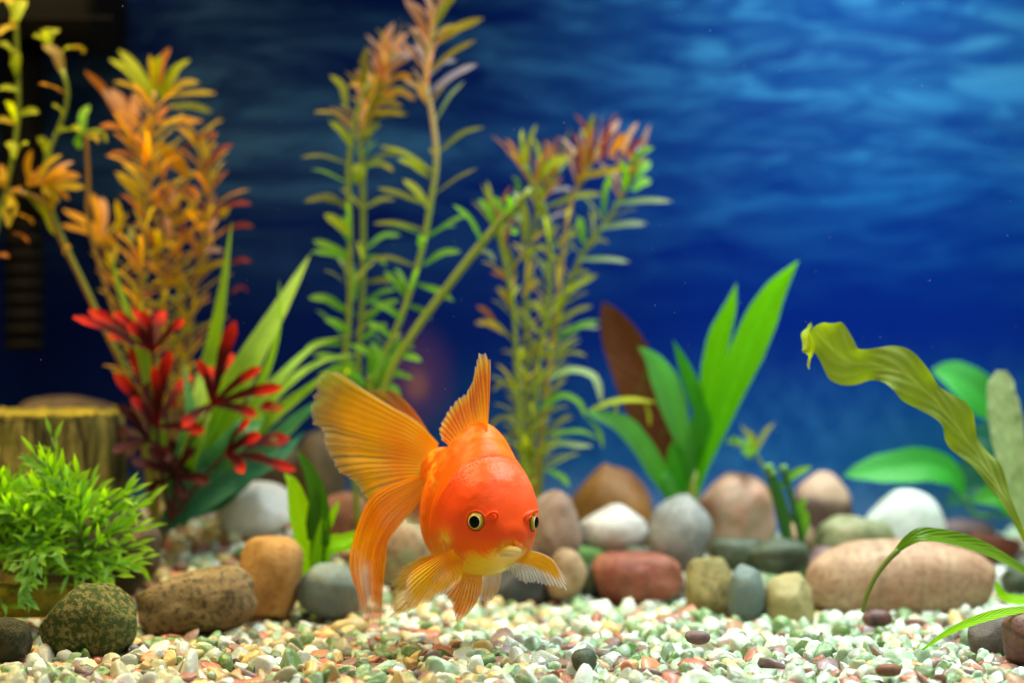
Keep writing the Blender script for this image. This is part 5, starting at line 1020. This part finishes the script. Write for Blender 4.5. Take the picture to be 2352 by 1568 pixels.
fin('tail_fin', low_rays, c_low, 12, 150, 70, 5, 14, .05, 2, .35, 'lower tail lobe hanging down, with a pale streak', gap=.15, gu=(.05, .4), gcol=(226, 100, 14))
c_far = lambda uu, vv, G: rgba(blend([(0, OR), (.5, lin((226, 130, 16))), (.8, lin((190, 130, 20))), (1, lin((150, 130, 40)))], uu) , np.interp(uu, [0, .7, 1], [.95, .86, .7]) - .25 * sm(uu, .94, 1))
fin('tail_fin', [D([(760, 612), (716, 548), (662, 462), (600, 385), (540, 334), (500, 322)], 505, 560), D([(752, 620), (690, 530), (610, 430), (530, 355), (470, 318)], 508, 575), D([(745, 630), (640, 500), (540, 400), (460, 345), (420, 318)], 510, 580), D([(738, 645), (600, 520), (480, 420), (400, 370), (380, 345)], 512, 580)], c_far, 8, 80, 40, 3, 6, .02, 3, .6, 'far upper tail lobe showing behind')
fin('tail_fin', [D([(722, 730), (660, 850), (620, 920), (584, 975)], 540, 560), D([(722, 740), (680, 870), (645, 950), (605, 1000)], 540, 560), D([(724, 745), (700, 870), (672, 960), (645, 1005)], 540, 565), D([(726, 750), (720, 870), (700, 950), (684, 1002)], 540, 570)], c_far, 8, 60, 30, 3, 5, .03, 4, .6, 'far lower tail lobe showing behind the body')
def c_dor(uu, vv, G):
    c = blend([(0, lin((244, 150, 10))), (.12, OR), (.7, lin((240, 134, 14))), (.93, GO), (1, PA)], uu); c = c + (DOR - c) * (sm(.12 - vv, 0, .12) * .5)[..., None]
    return rgba(c, np.clip(np.interp(uu, [0, .7, .92, 1], [.98, .92, .8, .4]), 0, 1))
def top_at(cx, cy, extra=0): 
    d = np.hypot(flat[:, 0] - cx, flat[:, 1] - cy); return float(flat[d.argsort()[:6], 2].mean()) + extra
dr = [D([(1034, 552), (1031, 440), (1028, 320), (1024, 215), (1018, 148)], 85, 70), D([(1014, 535), (1012, 420), (1008, 300), (1003, 200), (992, 120)], 110, 85), D([(996, 522), (990, 400), (983, 290), (975, 190), (962, 128)], 130, 100), D([(975, 508), (966, 400), (958, 300), (950, 210), (944, 185)], 150, 120), D([(952, 498), (944, 410), (938, 340), (932, 270), (928, 296)], 170, 150),
      D([(925, 496), (918, 430), (908, 370), (900, 320)], 200, 180), D([(900, 500), (890, 440), (876, 385), (866, 345)], 225, 210), D([(872, 510), (858, 455), (846, 410), (836, 378)], 255, 245), D([(846, 528), (828, 480), (812, 445), (800, 428)], 290, 285), D([(824, 552), (804, 515), (786, 492), (770, 482)], 325, 325), D([(806, 575), (786, 552), (770, 535), (757, 522)], 360, 365), D([(800, 590), (790, 582), (780, 576), (772, 572)], 385, 392)]
sb_ = np.linspace(468, 815, len(dr)); di = [int(np.argmin(np.abs(sI - q))) for q in sb_]
for k, ray in enumerate(dr):
    b0 = Bc[di[k], NTH // 4] - 22 * np.array([upv[di[k]][0], -upv[di[k]][1], upv[di[k]][2]]); f_ = np.linspace(1, 0, len(ray)) ** 1.5; ob = np.array(ray[0]); dlt = b0 - ob
    dr[k] = [tuple(np.array(p) + dlt * np.array([g, g, max(g, .75)])) for p, g in zip(ray, f_)]
fin('dorsal_fin', dr, c_dor, 17, 150, 40, 5, 4, .07, 5, .5, gap=.5, gv=(.12, 1), gu=(.0, .3), gcol=(170, 84, 10))
def c_pec(uu, vv, G):
    c = blend([(0, OR), (.15, lin((240, 150, 24))), (.6, GO), (.85, YE), (1, PA)], uu + .10 * sm(vv, .5, 1)); c = c + (lin((240, 130, 20)) - c) * (sm(.14 - vv, 0, .14) * .7)[..., None]
    return rgba(c, np.clip(np.interp(uu, [0, .7, .9, 1], [.98, .94, .85, .5]) - .35 * sm(vv, .8, 1) * sm(uu, .7, 1), .05, 1))
def near(x_, y_, o_): return surf(x_, y_) + o_
pb0 = near(832, 1125, -2)
pr_ = [D([(836, 1112), (780, 1142), (720, 1172), (650, 1212), (604, 1254)], pb0, -60), D([(834, 1122), (770, 1168), (700, 1215), (640, 1258), (584, 1312)], pb0, -90), D([(836, 1132), (775, 1195), (710, 1255), (645, 1312), (582, 1372)], pb0 - 3, -110), D([(840, 1142), (790, 1215), (730, 1285), (675, 1350), (624, 1424)], pb0 - 6, -110),
       D([(848, 1150), (810, 1225), (765, 1295), (725, 1350), (690, 1404)], pb0 - 9, -90), D([(858, 1160), (832, 1230), (805, 1290), (785, 1325), (768, 1362)], pb0 - 11, -70), D([(870, 1168), (858, 1225), (846, 1270), (836, 1296), (828, 1326)], pb0 - 14, -60), D([(884, 1176), (882, 1220), (876, 1252), (872, 1272), (868, 1290)], pb0 - 16, -50)]
fin('pectoral_fin', pr_, c_pec, 16, 150, 44, 1.8, 8, .05, 6, .16, 'broad near pectoral fin, golden with pale frayed edge', gap=.12, gu=(.2, .6), gcol=(226, 150, 30))
def c_pec2(uu, vv, G):
    c = blend([(0, GO), (.35, lin((254, 190, 20))), (.72, lin((252, 190, 36))), (.86, PA), (1, lin((230, 226, 214)))], uu + .62 * sm(vv, .12, .75)); c = c + (lin((250, 214, 190)) - c) * (sm(.06 - vv, 0, .06) * .8)[..., None]
    return rgba(c, np.clip(np.interp(uu + .5 * sm(vv, .15, .8), [0, .5, .85, 1.1, 1.5], [.98, .95, .78, .55, .42]), .1, 1))
qb = 30
qr = [D([(1196, 1122), (1270, 1141), (1330, 1172), (1366, 1222), (1412, 1298)], qb, -30), D([(1190, 1132), (1262, 1158), (1318, 1200), (1356, 1258), (1406, 1338)], qb, -20), D([(1180, 1142), (1240, 1178), (1284, 1222), (1312, 1270), (1330, 1322)], qb, -10), D([(1168, 1150), (1210, 1190), (1240, 1230), (1256, 1272), (1262, 1308)], qb, 0), D([(1152, 1158), (1178, 1198), (1196, 1232), (1204, 1268), (1204, 1304)], qb, 5),
      D([(1132, 1166), (1146, 1198), (1156, 1222), (1160, 1248), (1158, 1280)], qb, 10), D([(1112, 1172), (1116, 1196), (1120, 1214), (1122, 1230), (1120, 1248)], qb, 10), D([(1094, 1178), (1092, 1190), (1090, 1200), (1088, 1206), (1084, 1212)], qb, 10)]
fin('pectoral_fin', qr, c_pec2, 19, 170, 40, 3, 6, .09, 7, .6, 'far pectoral fin with white frayed lower edge', gap=.5, gv=(.3, 1), gu=(.3, .6), gcol=(150, 150, 140))
c_pel = lambda uu, vv, G: rgba(blend([(0, lin((240, 176, 30))), (.5, lin((242, 164, 20))), (.9, lin((240, 150, 24))), (1, GO)], uu), np.interp(uu, [0, .8, 1], [.98, .92, .7]))
fin('pelvic_fin', [D([(872, 1222), (850, 1280), (820, 1320), (788, 1350)], 120, 60), D([(884, 1225), (862, 1310), (845, 1370), (822, 1400)], 118, 50), D([(900, 1228), (880, 1340), (866, 1420), (850, 1492)], 115, 40), D([(925, 1230), (918, 1330), (900, 1410), (872, 1478)], 112, 35), D([(950, 1230), (952, 1320), (940, 1390), (915, 1440)], 110, 30), D([(976, 1228), (978, 1290), (970, 1340), (948, 1396)], 108, 30)], c_pel, 10, 90, 36, 2, 5, .03, 8, .3)
c_pale = lambda uu, vv, G: rgba(blend([(0, lin((244, 226, 220))), (.5, lin((240, 224, 224))), (.75, lin((244, 210, 160))), (1, lin((240, 226, 226)))], uu), np.interp(uu, [0, .9, 1], [.9, .85, .6]))
fin('pelvic_fin', [D([(985, 1200), (978, 1290), (968, 1340), (962, 1382)], 240, 200), D([(1015, 1195), (1008, 1290), (1000, 1350), (992, 1388)], 235, 190), D([(1045, 1190), (1045, 1270), (1040, 1330), (1026, 1380)], 230, 185), D([(1074, 1182), (1076, 1240), (1070, 1290), (1055, 1345)], 225, 180)], c_pale, 8, 60, 30, 3, 4, .02, 9, .3, 'pale whitish far pelvic fin')
c_anal = lambda uu, vv, G: rgba(blend([(0, OR), (.5, GO), (.8, YE), (1, lin((230, 220, 150)))], uu - .25 * sm(vv, .55, 1)), np.clip(np.interp(uu, [0, .5, .8, 1], [.95, .9, .55, .22]) + .4 * sm(vv, .5, .95), 0, .95))
fin('anal_fin', [D([(745, 1140), (690, 1158), (660, 1164), (640, 1162)], 300, 280), D([(738, 1155), (650, 1190), (590, 1215), (528, 1236)], 300, 270), D([(734, 1170), (640, 1230), (560, 1272), (484, 1312)], 300, 265), D([(730, 1190), (640, 1275), (560, 1330), (478, 1375)], 300, 260), D([(730, 1210), (640, 1320), (560, 1385), (474, 1440)], 300, 255), D([(735, 1230), (650, 1360), (570, 1430), (482, 1490)], 300, 250), D([(745, 1240), (680, 1360), (645, 1410), (612, 1444)], 300, 250)], c_anal, 16, 130, 40, 2, 5, .16, 10, .3)
